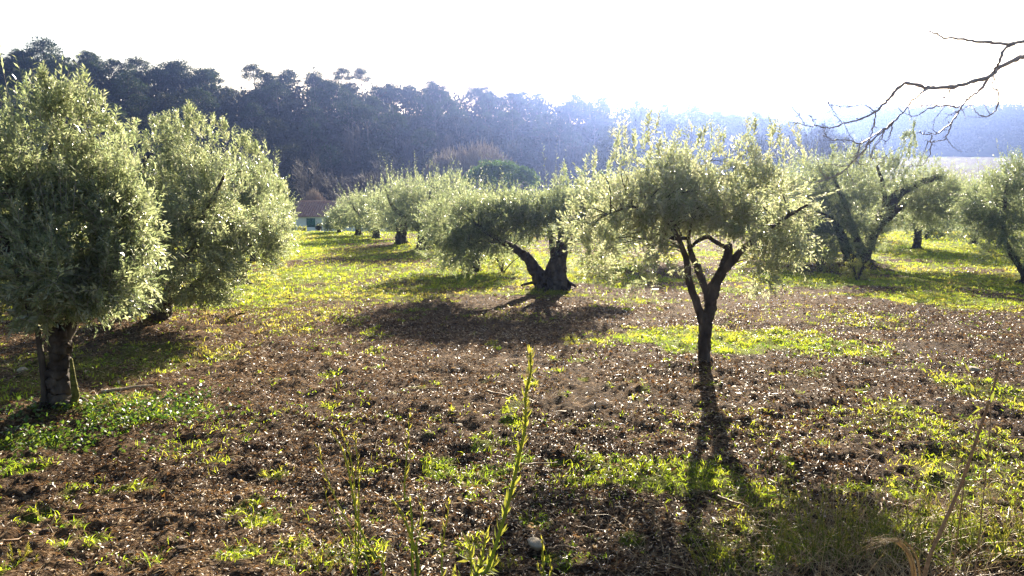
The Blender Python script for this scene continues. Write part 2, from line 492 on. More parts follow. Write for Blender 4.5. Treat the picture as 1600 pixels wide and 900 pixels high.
def grass():
    rng = np.random.default_rng(202)
    Vs, Fs, Ts, off = [], [], [], 0
    for n, y0, y1, hs, ws in ((230000, 2.4, 9, 1.0, 1), (150000, 9, 20, 1.1, 1.6), (130000, 20, 40, 1.5, 2.8), (70000, 40, 64, 2.0, 5)):
        x, y = scatter(n, y0, y1, rng)
        # gather into tufts
        q = .15 if y1 < 10 else .4
        cx = (np.floor(x / q) + _hash(np.floor(x / q), np.floor(y / q), 5)) * q
        cy = (np.floor(y / q) + _hash(np.floor(x / q), np.floor(y / q), 6)) * q
        pull = rng.random(n) ** .8 * (.5 if y1 < 21 else .7)
        x2 = x * (1 - pull) + cx * pull; y2 = y * (1 - pull) + cy * pull
        g = grass_mask(x2, y2)
        tuft = _hash(np.floor(x / q), np.floor(y / q), 8)
        k = rng.random(n) < np.clip(g * 1.25 - .12 * (y < 20), 0, 1) * np.where(y < 9, .62, 1) * np.where(tuft < .3, .3, 1)
        x, y, pull, tuft = x2[k], y2[k], pull[k], tuft[k]; n = len(x)
        z = terrain(x, y) - .004
        h = (.02 + .055 * rng.random(n) * (.5 + tuft)) * hs
        lean = rng.normal(size=(n, 2)) * .55
        d = norm(np.concatenate([lean, np.ones((n, 1))], 1))
        wv = norm(np.cross(d, rnd_unit(n, rng))) * (.0022 + .0022 * rng.random(n))[:, None] * ws
        p = np.stack([x, y, z], -1)
        mid = p + d * h[:, None] * .55
        tip = p + norm(d + np.concatenate([lean * .9, np.zeros((n, 1))], 1)) * h[:, None]
        V = np.stack([p - wv, p + wv, mid + wv * .8, mid - wv * .8, tip], 1).reshape(-1, 3)
        kk = np.arange(n)[:, None] * 5
        F = np.concatenate([kk + [0, 1, 2], kk + [0, 2, 3], kk + [3, 2, 4]])
        t = np.clip(.42 * tuft + .3 * rng.random(n) + fbm(x * .4, y * .4, 2, 61) * .35 + .12 * (y > 12), 0, 1)
        Vs.append(V); Fs.append(F + off); off += len(V); Ts.append(np.repeat(t, 5))
    build('grass', np.vstack(Vs), [np.vstack(Fs)], M['grass'], tint=np.concatenate(Ts), kind='stuff')
grass()

def rosettes():
    """low broad-leaved weeds between the litter"""
    rng = np.random.default_rng(303)
    n0 = 2600
    x, y = scatter(n0, 4.2, 22, rng)
    g = grass_mask(x, y) + fbm(x, y, 2, 8) * .4
    k = (g > .22); x, y = x[k], y[k]; n = len(x); m = 9
    X = np.repeat(x, m); Y = np.repeat(y, m)
    a = rng.random(n * m) * 6.283; el = .15 + rng.random(n * m) * .7
    d = np.stack([np.cos(a) * np.cos(el), np.sin(a) * np.cos(el), np.sin(el)], -1)
    L = np.repeat(.03 + .04 * rng.random(n), m) * (.6 + .6 * rng.random(n * m))
    p = np.stack([X, Y, terrain(X, Y)], -1)
    V, F = leaf_geo(p, d, np.repeat([[0, 0, 1.]], n * m, 0) + rng.normal(size=(n * m, 3)) * .2, L, L * .34)
    build('low_weeds', V, [F], M['grass'], tint=np.repeat(rng.random(n * m) * .5, 4), kind='stuff')
rosettes()

def ivy():
    rng = np.random.default_rng(404)
    Vs = []
    pts = []
    for px, py, rx, ry, n in ((60, 672, 150, 36, 700), (210, 648, 140, 28, 800), (300, 622, 90, 16, 300), (170, 690, 120, 24, 350)):
        c = patch(px, py, rx, ry, 1)
        q = rng.normal(size=(n, 2)) * .5
        pts.append(np.stack([c[0] + q[:, 0] * c[2], c[1] + q[:, 1] * c[3]], -1))
    p2 = np.vstack(pts); x, y = p2[:, 0], p2[:, 1]; n = len(x)
    z = terrain(x, y) + .02 + rng.random(n) * .07
    nr = norm(np.array([0, -.2, 1.]) + rng.normal(size=(n, 3)) * .5)
    d = norm(np.cross(nr, rnd_unit(n, rng)))
    kp = fbm(x * 2.2, y * 2.2, 2, 4) > -.1
    x, y, z, nr, d = x[kp], y[kp], z[kp], nr[kp], d[kp]; n = len(x)
    L = .03 + .03 * rng.random(n)
    V, F = leaf_geo(np.stack([x, y, z], -1), d, nr, L, L * .8)
    build('ivy_ground_cover', V, [F], M['ivy'], tint=np.repeat(rng.random(n), 4), kind='stuff')
ivy()

def straw():
    """dry stalks lying about and standing at the foot of the bank"""
    rng = np.random.default_rng(505)
    n = 1500
    x, y = scatter(n, 3, 14, rng)
    z = terrain(x, y) + .01
    L = .06 + .22 * rng.random(n) ** 2
    a = rng.random(n) * 6.283
    d = np.stack([np.cos(a), np.sin(a), rng.random(n) * .15], -1)
    p = np.stack([x, y, z], -1)
    V, F = prisms(p, p + d * L[:, None] * .5 + [0, 0, .008], p + d * L[:, None], .0015 + .002 * rng.random(n))
    t = np.repeat(rng.random(n), 9)
    # standing dry grass, bottom right of the bank
    m = 1800
    px = rng.normal(1340, 150, m); py = rng.uniform(800, 990, m)
    B = np.array([at(a_, b_) for a_, b_ in zip(px, py)])
    B[:, 2] = terrain(B[:, 0], B[:, 1])
    d2 = norm(np.concatenate([rng.normal(size=(m, 2)) * .7, np.full((m, 1), .8)], 1))
    L2 = .10 + .45 * rng.random(m) ** 1.6
    V2, F2 = prisms(B, B + d2 * L2[:, None] * .55, B + norm(d2 + [0, 0, -.35]) * L2[:, None], .0014 + .0018 * rng.random(m))
    build('dry_straw', np.vstack([V, V2]), [np.vstack([F, F2 + len(V)])], M['straw'],
          tint=np.concatenate([t, np.repeat(rng.random(m), 9)]), kind='stuff')
straw()

# ------------------------------------------------------------------ olive tree builder
def crown_shoots(blobs, n, rng, Lr=(.16, .38), up=.55, spire=.25):
    blobs = np.array(blobs, float)       # cx cy cz rx ry rz
    wgt = (blobs[:, 3] * blobs[:, 4] * blobs[:, 5]) ** (.75)
    b = rng.choice(len(blobs), n, p=wgt / wgt.sum())
    u = rnd_unit(n, rng)
    rho = rng.random(n) ** .38
    # lumpy outline
    lump = .93 + .5 * noise2(u[:, 0] * 2.2 + b * 7.7, u[:, 2] * 2.2 + u[:, 1] * 2 + b, 3)
    p = blobs[b, :3] + u * blobs[b, 3:] * (rho * lump)[:, None]
    q = .42
    c3 = noise2(p[:, 0] / q + p[:, 1] * 1.3, p[:, 2] / q - p[:, 1] * 1.1, 19) + .35 * noise2(p[:, 0] * 5, p[:, 2] * 5 + p[:, 1] * 4, 23)
    keep = c3 > -.09
    b, u, rho, p = b[keep], u[keep], rho[keep], p[keep]; n = len(p)
    hi = np.clip(u[:, 2], 0, 1)
    d = norm(u * .65 + np.array([0, 0, 1.]) * (up * (.35 + hi))[:, None] + rng.normal(size=(n, 3)) * .38)
    low = u[:, 2] < -.15
    d[low] = norm(d[low] * [1, 1, .3] + [0, 0, -.28])
    L = Lr[0] + (Lr[1] - Lr[0]) * rng.random(n)
    sp = (hi > .45) & (rho > .75) & (noise2(p[:, 0] * 1.1, p[:, 1] * 1.1, 41) > .05) & (rng.random(n) < spire * 1.8)
    L[sp] *= 1.9; d[sp] = norm(d[sp] * [.4, .4, 1] + [0, 0, .6])
    ft = (rho > .78) & (rng.random(n) < .16) & (u[:, 2] > -.3)
    L[ft] *= 1.75; d[ft] = norm(d[ft] + u[ft] * .5 + [0, 0, .35])
    return p, d, L

def leaves_on(p, d, L, nl, ll, rng):
    n = len(p)
    t = (np.arange(nl) + .5) / nl
    t = np.tile(t, n)
    P0 = np.repeat(p, nl, 0); D = np.repeat(d, nl, 0); LL = np.repeat(L, nl)
    sag = np.where(D[:, 2] < 0, -.25, .10)
    pos = P0 + D * (LL * t)[:, None]
    pos[:, 2] += sag * LL * t * t
    A = norm(np.cross(d, rnd_unit(n, rng))); B = np.cross(d, A)
    ph = np.tile(np.arange(nl) * 1.571 + (np.arange(nl) % 2) * 1.571, n) + rng.normal(size=n * nl) * .5
    side = np.repeat(A, nl, 0) * np.cos(ph)[:, None] + np.repeat(B, nl, 0) * np.sin(ph)[:, None]
    ld = norm(D * .75 + side * .75 + rng.normal(size=(n * nl, 3)) * .18)
    nr = norm(D * .45 - side * .35 + np.array([0, 0, .55]) + rng.normal(size=(n * nl, 3)) * .45)
    l = ll * (.7 + .5 * rng.random(n * nl)) * (1 - .35 * t ** 3)
    return leaf_geo(pos, ld, nr, l, l * (.23 + .08 * rng.random(n * nl)))

def olive(name, label, base, limbs, blobs, shoots, nl, ll, seed, group=None, spires=(), twigs=70, sides=12, Lr=(.16, .38),
          tint0=.45, moss=None, cat='olive tree', trunk_limbs=1):
    """limbs: list of (path (n,3) world, radii (n)); blobs world"""
    rng = np.random.default_rng(seed)
    base = np.asarray(base, float).copy()
    base[2] = float(terrain(base[0], base[1]))
    root = thing(name, label, cat, base, group)
    parts, sk, skr = [], [], []
    trunks = []
    for i, (path, r) in enumerate(limbs):
        m = max(8, int(len(path) * (9 if max(r) > .1 else 5)))
        pp = bez(path, m); rr = np.interp(np.linspace(0, 1, m), np.linspace(0, 1, len(r)), r)
        thick = max(r) > .05
        if thick:
            pp = pp + rng.normal(size=pp.shape) * (rr * .07)[:, None]
        tb = tube(pp - base, rr, sides + 4 if thick else 6, (.30 if max(r) < .2 else .22) if thick else .12, seed + i)
        (trunks if i < trunk_limbs else parts).append(tb)
        sk.append(pp); skr.append(rr)
    pp0, rr0 = sk[0], skr[0]
    if rr0[0] > .09:
        for q in range(5):
            a = q * 1.257 + rng.random() * .7; r0 = rr0[0]; rw = min(r0, .17)
            dv = np.array([math.cos(a), math.sin(a), 0.])
            rt_ = np.array([pp0[1] + [0, 0, .16 * r0] + dv * r0 * .4, base + dv * r0 * .95 + [0, 0, .03], base + dv * r0 * (1.3 + .5 * rng.random()) - [0, 0, .07]])
            trunks.append(tube(bez(rt_, 6) - base, np.linspace(rw * .42, rw * .16, 6), 7, .35, seed + q))
    V, F = merge(trunks); build('trunk', V, F, M['bark'], root, smooth=False)
    if parts:
        V, F = merge(parts); build('limbs', V, F, M['bark'], root, smooth=False)
    if moss is not None:
        V, F = merge([tube(np.asarray(a) - base, b, 8, .5, 3) for a, b in moss]); build('moss', V, F, M['moss'], root)
    SK = np.vstack(sk); 
    p, d, L = crown_shoots(blobs, shoots, rng, Lr)
    if len(spires):
        sp, sd, sl = [], [], []
        for (c, h, k) in spires:        # a leafy vertical shoot cluster
            for q in range(k):
                f = rng.random() * h
                sp.append(np.array(c) + [rng.normal() * .05 * (1 + 1.5 * (1 - f / h)), rng.normal() * .05, f])
                sd.append(norm(np.array([rng.normal() * .28, rng.normal() * .28, 1.]))); sl.append(.12 + .14 * rng.random())
        p = np.vstack([p, sp]); d = np.vstack([d, sd]); L = np.concatenate([L, sl])
    # secondary branches from the limbs into the crown
    br = []
    pick = rng.choice(len(p), min(twigs, len(p)), replace=False)
    for q in pick:
        e = p[q]
        dd = np.linalg.norm(SK - e, axis=1) + np.maximum(SK[:, 2] - e[2], 0) * 1.5
        s = SK[np.argmin(dd)]
        v = e - s; ln = np.linalg.norm(v)
        if ln < .1 or ln > 1.1 + .03 * base[1]: continue
        mid = s + v * .5 + np.array([rng.normal() * .1 * ln, rng.normal() * .1 * ln, .12 * ln])
        pp = bez([s, mid, e], 7)
        br.append(tube(pp - base, np.linspace(.006 + .008 * min(ln, 1.2), .003, 7), 4, 0, 0))
    if br:
        V, F = merge(br); build('branches', V, F, M['bark'], root, kind='stuff')
    sagm = np.where(d[:, 2] < 0, -.06, .02)
    V1, F1 = prisms(p - base, p - base + d * (L * .5)[:, None], p - base + d * (L * .95)[:, None] + np.stack([0 * L, 0 * L, sagm * L], -1), np.full(len(p), .0028))
    build('twigs', V1, [F1], M['twig_bark'], root, kind='stuff')
    V, F = leaves_on(p - base, d, L, nl, ll, rng)
    nleaf = len(V) // 4
    clump = np.repeat(rng.random(len(p)), nl)
    t = np.clip(tint0 + (rng.random(nleaf) - .5) * .5 + (clump - .5) * .5, 0, 1)
    build('crown', V, [F], M['olive_leaf'], root, tint=np.repeat(t, 4))
    return root

def blobs_px(lst, Y, dy=0):
    """(px,py,rx,ry,depth offset,depth radius) -> world blobs"""
    out = []
    for px, py, rx, ry, o, rd in lst:
        c = P(px, py, Y + o); s = c[1] / FPX
        out.append((*c, rx * s, rd, ry * s))
    return out

def limb_px(lst, Y, k=1.0):
    """(px,py,depth offset,r px)"""
    pts = np.array([P(a, b, Y + o) for a, b, o, r in lst])
    return pts, np.array([r * k * Y / FPX for a, b, o, r in lst])

# --- 1 the young forked tree in the middle
Y = T_CENTRE[1]
olive('olive_tree', 'slender olive tree with a forked Y shaped trunk in the middle of the orchard', T_CENTRE,
  [limb_px([(1100, 592, 0, 16), (1101, 574, 0, 12), (1100, 540, 0, 11.5), (1103, 505, 0, 11.5), (1109, 480, 0, 12), (1116, 450, 0, 10.5), (1130, 420, 0, 9), (1137, 398, 0, 8), (1138, 382, 0, 7)], Y, .82),
   limb_px([(1098, 505, 0, 8), (1087, 470, -.05, 7), (1077, 440, -.1, 6.5), (1073, 408, -.15, 5.5), (1058, 370, -.3, 4.5), (1035, 335, -.5, 3.5), (1000, 300, -.6, 2.2)], Y, .82),
   limb_px([(1108, 470, 0, 7.5), (1098, 440, .1, 7), (1089, 415, .2, 6.5), (1080, 398, .3, 5.5), (1076, 370, .4, 4), (1085, 320, .5, 3), (1080, 270, .6, 2)], Y, .82),
   limb_px([(1122, 432, 0, 8), (1142, 410, -.1, 7), (1162, 388, -.15, 6), (1200, 358, -.3, 4.5), (1235, 335, -.4, 3.5), (1262, 320, -.5, 2)], Y, .82),
   limb_px([(1137, 388, 0, 5), (1115, 376, .05, 4.5), (1105, 370, .1, 5), (1090, 377, .1, 4), (1078, 388, 0, 3.5)], Y, .82),
   limb_px([(1076, 372, -.1, 3.5), (1050, 372, -.2, 4), (1018, 352, -.3, 3.4), (995, 325, -.3, 3), (975, 326, -.4, 2.4), (950, 335, -.4, 1.5)], Y, .82),
   limb_px([(1138, 385, 0, 4), (1142, 350, .4, 3.5), (1150, 300, .6, 3), (1150, 250, .7, 2)], Y, .82)],
  blobs_px([(1000, 318, 75, 42, 0, .9), (1095, 300, 70, 50, .1, 1.1), (1185, 295, 62, 48, 0, .9), (945, 345, 38, 38, 0, .6),
            (930, 395, 24, 38, -.2, .4), (1022, 395, 22, 42, -.5, .35), (1235, 310, 34, 45, 0, .6), (1195, 425, 22, 38, -.5, .3), (1012, 425, 18, 26, -.6, .25), (955, 365, 44, 40, .2, .6), (1240, 360, 32, 32, -.2, .45),
            (990, 375, 45, 28, .3, .6), (1215, 385, 34, 34, .1, .5), (1130, 330, 50, 24, -.5, .5), (1060, 340, 50, 26, .4, .6), (1085, 262, 70, 22, 0, .6), (1180, 250, 50, 20, 0, .6), (1210, 300, 50, 40, -.6, .5), (908, 345, 22, 40, 0, .4), (1165, 345, 45, 30, -.6, .4), (1040, 300, 50, 35, -.7, .4), (1050, 420, 16, 24, -.2, .3), (1175, 400, 25, 35, .3, .4)], Y),
  4700, 17, .080, 1, tint0=.75, twigs=90, Lr=(.13, .30),
  spires=[(P(a, b, Y + o), h, k) for a, b, o, h, k in ((965, 275, 0, .52, 16), (990, 262, .2, .42, 14), (1018, 265, -.2, .62, 20), (1050, 260, .1, .4, 12),
         (925, 300, 0, .35, 10), (1085, 245, .2, .38, 12), (1170, 245, .1, .4, 14), (1210, 245, -.1, .35, 12), (1240, 262, 0, .45, 14), (1120, 250, 0, .3, 10))])

# --- 2 big one at the left edge
Y = T_LEFT[1]
mo = P(116, 605, Y - .02)
olive('olive_tree', 'large olive tree with a dark stocky trunk at the left edge, nearest of its row', T_LEFT,
  [limb_px([(93, 655, 0, 26), (93, 638, 0, 21), (92, 600, 0, 18), (93, 560, 0, 15), (92, 528, 0, 16), (84, 500, 0, 16), (60, 460, 0, 13)], Y),
   limb_px([(72, 640, -.1, 6), (69, 600, -.1, 5), (65, 560, -.1, 5), (58, 510, -.1, 4)], Y),
   limb_px([(98, 530, 0, 13), (122, 480, .2, 10), (150, 420, .3, 8), (150, 340, .3, 5), (150, 240, .3, 3)], Y),
   limb_px([(84, 505, 0, 11), (40, 440, -.4, 9), (5, 380, -.6, 7), (-30, 300, -.6, 4), (-50, 220, -.5, 2.5)], Y),
   limb_px([(86, 500, 0, 10), (82, 420, .3, 8), (75, 330, .5, 6), (80, 230, .5, 4), (85, 160, .5, 2)], Y),
   limb_px([(112, 500, 0, 8), (150, 470, .1, 5), (185, 430, .2, 3), (205, 405, .2, 2)], Y)],
  blobs_px([(80, 250, 55, 58, 0, .9), (135, 275, 36, 58, .2, .7), (28, 262, 40, 45, 0, .6), (170, 310, 34, 58, .1, .5), (-30, 250, 50, 50, 0, .7), (200, 350, 26, 46, .1, .5), (10, 320, 85, 70, 0, .9), (110, 370, 75, 70, 0, 1.0), (175, 400, 48, 45, 0, .7),
            (40, 430, 70, 48, -.2, .7), (150, 460, 55, 28, 0, .7), (-50, 420, 80, 80, 0, .9), (78, 195, 26, 40, 0, .4), (15, 482, 60, 28, -.3, .5), (-60, 270, 60, 50, 0, .8),
            (90, 420, 70, 50, -.6, .6), (60, 478, 50, 24, -.7, .4), (160, 440, 50, 40, -.4, .5), (185, 345, 36, 45, 0, .5), (205, 440, 28, 34, -.2, .4)], Y),
  6000, 18, .088, 2, twigs=130, tint0=.5, Lr=(.12, .30),
  spires=[(P(a, b, Y + o), h, k) for a, b, o, h, k in ((82, 195, 0, .50, 24), (60, 195, .1, .35, 14), (140, 205, 0, .52, 22), (158, 215, .1, .38, 14), (110, 200, 0, .3, 12), (15, 240, 0, .3, 12), (40, 215, .1, .22, 8), (178, 240, 0, .34, 12), (5, 230, .2, .3, 10), (125, 200, .3, .34, 12), (195, 285, .1, .3, 10), (98, 185, .1, .3, 10))],
  moss=[([P(112, 640, Y - .06), P(118, 618, Y - .08), P(114, 590, Y - .05), P(111, 560, Y - .04)], [.03, .045, .03, .012])])

# --- 3 pair of leaning trunks behind it
Y = T_PAIR[1]
olive('olive_tree', 'olive tree on two short leaning trunks behind the large left edge tree', T_PAIR,
  [limb_px([(252, 512, 0, 18), (252, 497, 0, 14), (258, 478, 0, 11), (268, 450, 0, 9), (300, 400, .2, 7), (330, 340, .3, 5), (350, 270, .3, 3)], Y),
   limb_px([(206, 510, 0, 17), (206, 497, 0, 13), (197, 478, 0, 10), (185, 450, 0, 8), (190, 400, 0, 5), (220, 330, .2, 4), (225, 260, .2, 2.5)], Y),
   limb_px([(212, 500, .2, 9), (222, 480, .3, 8), (230, 455, .4, 7), (260, 400, .5, 5), (280, 300, .5, 3)], Y),
   limb_px([(262, 470, 0, 7), (310, 440, .2, 5), (360, 400, .3, 4), (400, 380, .3, 2.5)], Y),
   limb_px([(268, 450, 0, 6), (300, 380, -.7, 5), (320, 330, -.9, 3), (338, 300, -1.15, 2.4), (350, 275, -1.25, 1.5)], Y)],
  blobs_px([(290, 290, 55, 55, 0, 1.2), (350, 310, 50, 55, 0, 1.1), (235, 320, 42, 55, 0, 1.0), (205, 285, 30, 42, 0, .8), (200, 350, 35, 50, 0, .8), (300, 370, 90, 60, 0, 1.4), (375, 385, 42, 48, 0, 1.0),
            (290, 440, 80, 32, -.3, 1.0), (200, 410, 45, 45, 0, .9), (355, 448, 38, 24, -.4, .6), (330, 330, 70, 50, -.9, .8), (300, 385, 70, 50, -1.1, .6),
            (400, 335, 36, 45, .2, .8), (395, 400, 36, 40, -.2, .7), (230, 462, 34, 18, -.4, .5), (270, 240, 26, 30, 0, .5), (426, 365, 22, 42, .3, .6), (190, 310, 34, 60, .2, .8), (170, 360, 30, 50, .2, .7)], Y),
  7200, 18, .096, 3, twigs=120, tint0=.56, trunk_limbs=2, Lr=(.14, .34),
  spires=[(P(a, b, Y + o), h, k) for a, b, o, h, k in ((300, 215, 0, .5, 18), (310, 215, .2, .35, 12), (250, 225, 0, .4, 14), (215, 245, 0, .6, 18), (335, 230, 0, .4, 14), (270, 215, 0, .3, 12), (385, 245, 0, .3, 12), (400, 250, .2, .25, 8), (420, 290, 0, .4, 12), (440, 320, 0, .35, 12), (355, 235, 0, .4, 12), (235, 240, .2, .3, 10), (285, 220, .1, .35, 12), (375, 255, .1, .35, 10), (410, 265, .1, .3, 10))])

# --- 4 old split trunk
Y = T_SPLIT[1]
olive('olive_tree', 'old olive tree with a broken upright stump and a limb leaning left', T_SPLIT,
  [limb_px([(864, 468, 0, 30), (866, 450, 0, 23), (868, 430, 0, 17), (872, 408, 0, 13), (876, 392, 0, 10), (873, 376, 0, 4)], Y),
   limb_px([(852, 460, 0, 17), (849, 442, 0, 14), (836, 422, 0, 10), (825, 405, -.1, 7.5), (810, 392, -.2, 6), (780, 375, -.4, 4.5), (740, 350, -.6, 3)], Y),
   limb_px([(872, 425, .25, 6), (885, 375, .6, 4), (903, 345, .7, 3), (912, 325, .7, 1.5)], Y),
   limb_px([(866, 420, .3, 5), (858, 360, .7, 3.5), (840, 335, .7, 2.5), (832, 322, .7, 1.5)], Y)],
  blobs_px([(870, 328, 55, 24, 0, 1.5), (805, 332, 55, 24, 0, 1.5), (745, 345, 36, 34, 0, .9), (728, 388, 20, 34, -.3, .5), (915, 335, 42, 36, 0, 1.0),
            (942, 390, 22, 40, -.3, .5), (830, 350, 58, 26, -.3, 1.0), (768, 375, 40, 28, -.3, .7), (900, 370, 40, 24, .5, .7), (712, 395, 26, 26, .2, .6), (965, 350, 34, 42, .3, .8), (700, 350, 34, 34, .6, .8)], Y),
  5200, 18, .10, 4, twigs=90, Lr=(.18, .42),
  spires=[(P(a, b, Y), h, k) for a, b, h, k in ((880, 295, .45, 12), (905, 300, .45, 12), (930, 305, .6, 12), (950, 300, .6, 12))])

# --- 5 arching tree on the right
Y = T_ARCH[1]
olive('olive_tree', 'olive tree with arching limbs and a thick limb leaning right, right of the forked tree', T_ARCH,
  [limb_px([(1345, 418, 0, 17), (1347, 405, 0, 13), (1354, 388, 0, 10), (1364, 368, 0, 8), (1374, 345, 0, 9), (1390, 320, 0, 9), (1408, 300, 0, 7), (1432, 287, 0, 6), (1470, 275, 0, 4)], Y),
   limb_px([(1328, 416, 0, 10), (1325, 398, 0, 8), (1318, 375, -.2, 6.5), (1308, 355, -.4, 5.5), (1290, 340, -.6, 5), (1262, 331, -.8, 4), (1238, 332, -1, 3)], Y),
   limb_px([(1376, 340, 0, 5), (1382, 318, .2, 4), (1380, 290, .3, 3), (1370, 260, .3, 2)], Y),
   limb_px([(1345, 395, 0, 7), (1330, 350, .5, 5), (1315, 310, .6, 4), (1300, 270, .6, 2)], Y),
   limb_px([(1385, 345, .3, 5), (1410, 320, .5, 5), (1440, 305, .6, 4), (1480, 300, .6, 2)], Y)],
  blobs_px([(1310, 290, 55, 50, 0, 1.3), (1255, 345, 55, 35, -.2, 1.0), (1395, 275, 55, 32, 0, 1.2), (1455, 300, 42, 34, 0, 1.1), (1300, 370, 55, 34, -.5, .8),
            (1340, 335, 50, 34, -.3, .9), (1430, 330, 58, 26, .3, 1.0), (1250, 295, 50, 45, .5, 1.0), (1330, 395, 60, 22, .7, .7), (1345, 372, 34, 24, -.6, .5), (1260, 385, 50, 36, .2, .7), (1480, 320, 45, 34, .2, .9), (1225, 330, 40, 50, .6, .8)], Y),
  7600, 18, .10, 5, twigs=110, Lr=(.22, .5), tint0=.42, trunk_limbs=2,
  spires=[(P(a, b, Y), h, k) for a, b, h, k in ((1423, 250, 1.3, 46), (1410, 250, .9, 26), (1330, 250, .5, 12), (1300, 250, .5, 12), (1370, 255, .4, 8), (1465, 270, .45, 10), (1440, 262, .4, 8))])

# --- 6 right edge
Y = T_EDGE[1]
olive('olive_tree', 'dark leafed olive tree cut by the right edge with a thin mossy leaning stem', T_EDGE,
  [limb_px([(1606, 448, 0, 9), (1600, 430, 0, 5), (1588, 408, 0, 4.5), (1576, 388, 0, 4), (1568, 360, 0, 3.5), (1570, 320, 0, 2.5), (1575, 280, 0, 2)], Y),
   limb_px([(1625, 450, 0, 16), (1630, 410, 0, 12), (1640, 370, 0, 8), (1630, 310, 0, 5), (1620, 260, 0, 3)], Y)],
  blobs_px([(1590, 320, 62, 50, 0, 1.2), (1570, 360, 40, 35, -.3, .8), (1660, 320, 60, 60, 0, 1.2), (1600, 275, 40, 30, 0, .8), (1620, 380, 50, 35, 0, .9), (1540, 310, 40, 36, 0, .8), (1525, 350, 36, 28, .4, .7), (1560, 395, 30, 24, -.2, .5)], Y),
  3600, 18, .10, 6, twigs=60, Lr=(.2, .45), tint0=.35)

# --- generic olives further off
def gen_olive(base, H, Wd, seed, label, group, shoots, nl, ll, lean=0., trunk_r=.17, low=.25, cat='olive tree'):
    shoots = int(shoots * 2.3)
    rng = np.random.default_rng(seed)
    b = np.array([base[0], base[1], float(terrain(base[0], base[1]))])
    fork = b + [lean * .3, 0, .24 * H]
    limbs = [(np.array([b - [0, 0, .1], b + [lean * .1, 0, .1 * H], fork]), np.array([trunk_r * 1.3, trunk_r, trunk_r * .85]))]
    k = 4
    for i in range(k):
        a = i * 6.283 / k + rng.random() * .8
        v = np.array([math.cos(a), math.sin(a), 0.])
        limbs.append((np.array([fork - [0, 0, .05], fork + v * Wd * .12 + [0, 0, .14 * H], fork + v * Wd * .27 + [0, 0, .34 * H], fork + v * Wd * .33 + [0, 0, .56 * H]]),
                      np.array([trunk_r * .6, trunk_r * .42, trunk_r * .26, .02])))
    bl = []
    for i in range(7):
        a = i * 6.283 / 6 + rng.random() * .7
        r = Wd * .27 * (0 if i == 6 else 1)
        z = H * (.52 + .14 * rng.random()) if i < 6 else H * .66
        bl.append((b[0] + lean + r * math.cos(a), b[1] + r * math.sin(a), b[2] + z, Wd * .24, Wd * .24, H * (.27 + .05 * rng.random())))
    for i in range(3):
        a = rng.random() * 6.283
        bl.append((b[0] + lean + Wd * .36 * math.cos(a), b[1] + Wd * .36 * math.sin(a), b[2] + H * (low + .12), Wd * .13, Wd * .13, H * .17))
    return olive('olive_tree', label, b, limbs, bl, shoots, nl, ll, seed, group, twigs=30, sides=8, Lr=(.25, .55), cat=cat)

def olive_at(px, py, top, half, seed, label, group, shoots, nl, ll, Y=None, **k):
    if Y is None:
        b = at(px, py)
    else:
        b = P(px, 300, Y)
    Y = b[1]; zb = float(terrain(b[0], Y))
    H = P(px, top, Y)[2] - zb - .25
    Wd = 2 * half * Y / FPX
    return gen_olive((b[0], Y), H, Wd, seed, label, group, shoots, nl, ll, **k)
GL = 'olive trees of the left row'
olive_at(368, 0, 238, 66, 21, 'olive tree of the left row standing third from the camera', GL, 1500, 16, .11, Y=22.5)
olive_at(392, 0, 262, 52, 22, 'olive tree of the left row whose crown reaches the grass path', GL, 1100, 14, .13, Y=30)
olive_at(408, 0, 290, 44, 23, 'farthest olive tree of the left row beside the small house', GL, 800, 12, .15, Y=39)
olive_at(20, 0, 230, 140, 24, 'olive tree at the left border behind the large left edge tree', None, 900, 14, .12, Y=20)
GR = 'olive trees of the right row receding to the house'
olive_at(742, 424, 300, 88, 31, 'olive tree just left behind the split stump tree', GR, 1500, 14, .12, low=.1)
olive_at(664, 388, 264, 90, 32, 'olive tree with a thick flared dark trunk left of the split stump tree', GR, 1200, 13, .14, trunk_r=.34, low=.42)
olive_at(627, 380, 280, 62, 33, 'olive tree with a straight dark trunk left of the flared trunk', GR, 800, 12, .15, trunk_r=.28, low=.4)
olive_at(588, 372, 292, 56, 34, 'round olive tree third from the house wall in the right row', GR, 700, 11, .17, trunk_r=.2)
olive_at(560, 367, 306, 44, 35, 'small olive tree second from the house wall in the right row', GR, 600, 11, .18, trunk_r=.2)
olive_at(531, 363.5, 328, 25, 36, 'smallest olive tree standing before the white house wall', GR, 420, 10, .18, trunk_r=.16, low=.35)
GB = 'olive trees behind the arching tree'
olive_at(1235, 0, 235, 100, 41, 'hazy olive tree between the forked tree and the arching tree', GB, 1000, 12, .14, Y=33)
olive_at(1440, 0, 262, 85, 42, 'olive tree behind the leaning limb of the arching tree', GB, 900, 12, .15, Y=38)
olive_at(1530, 0, 275, 75, 43, 'olive tree at the far hedge left of the right edge tree', GB, 900, 12, .15, Y=42)
olive_at(1640, 0, 262, 90, 44, 'olive tree at the far hedge behind the right edge tree', GB, 700, 12, .15, Y=43)
olive_at(1020, 0, 262, 95, 45, 'hazy olive tree seen behind the crown of the forked tree', GB, 1100, 12, .14, Y=31)
olive_at(1340, 0, 240, 80, 46, 'far olive tree with its crown just under the bare hanging branch', GB, 700, 11, .17, Y=46)

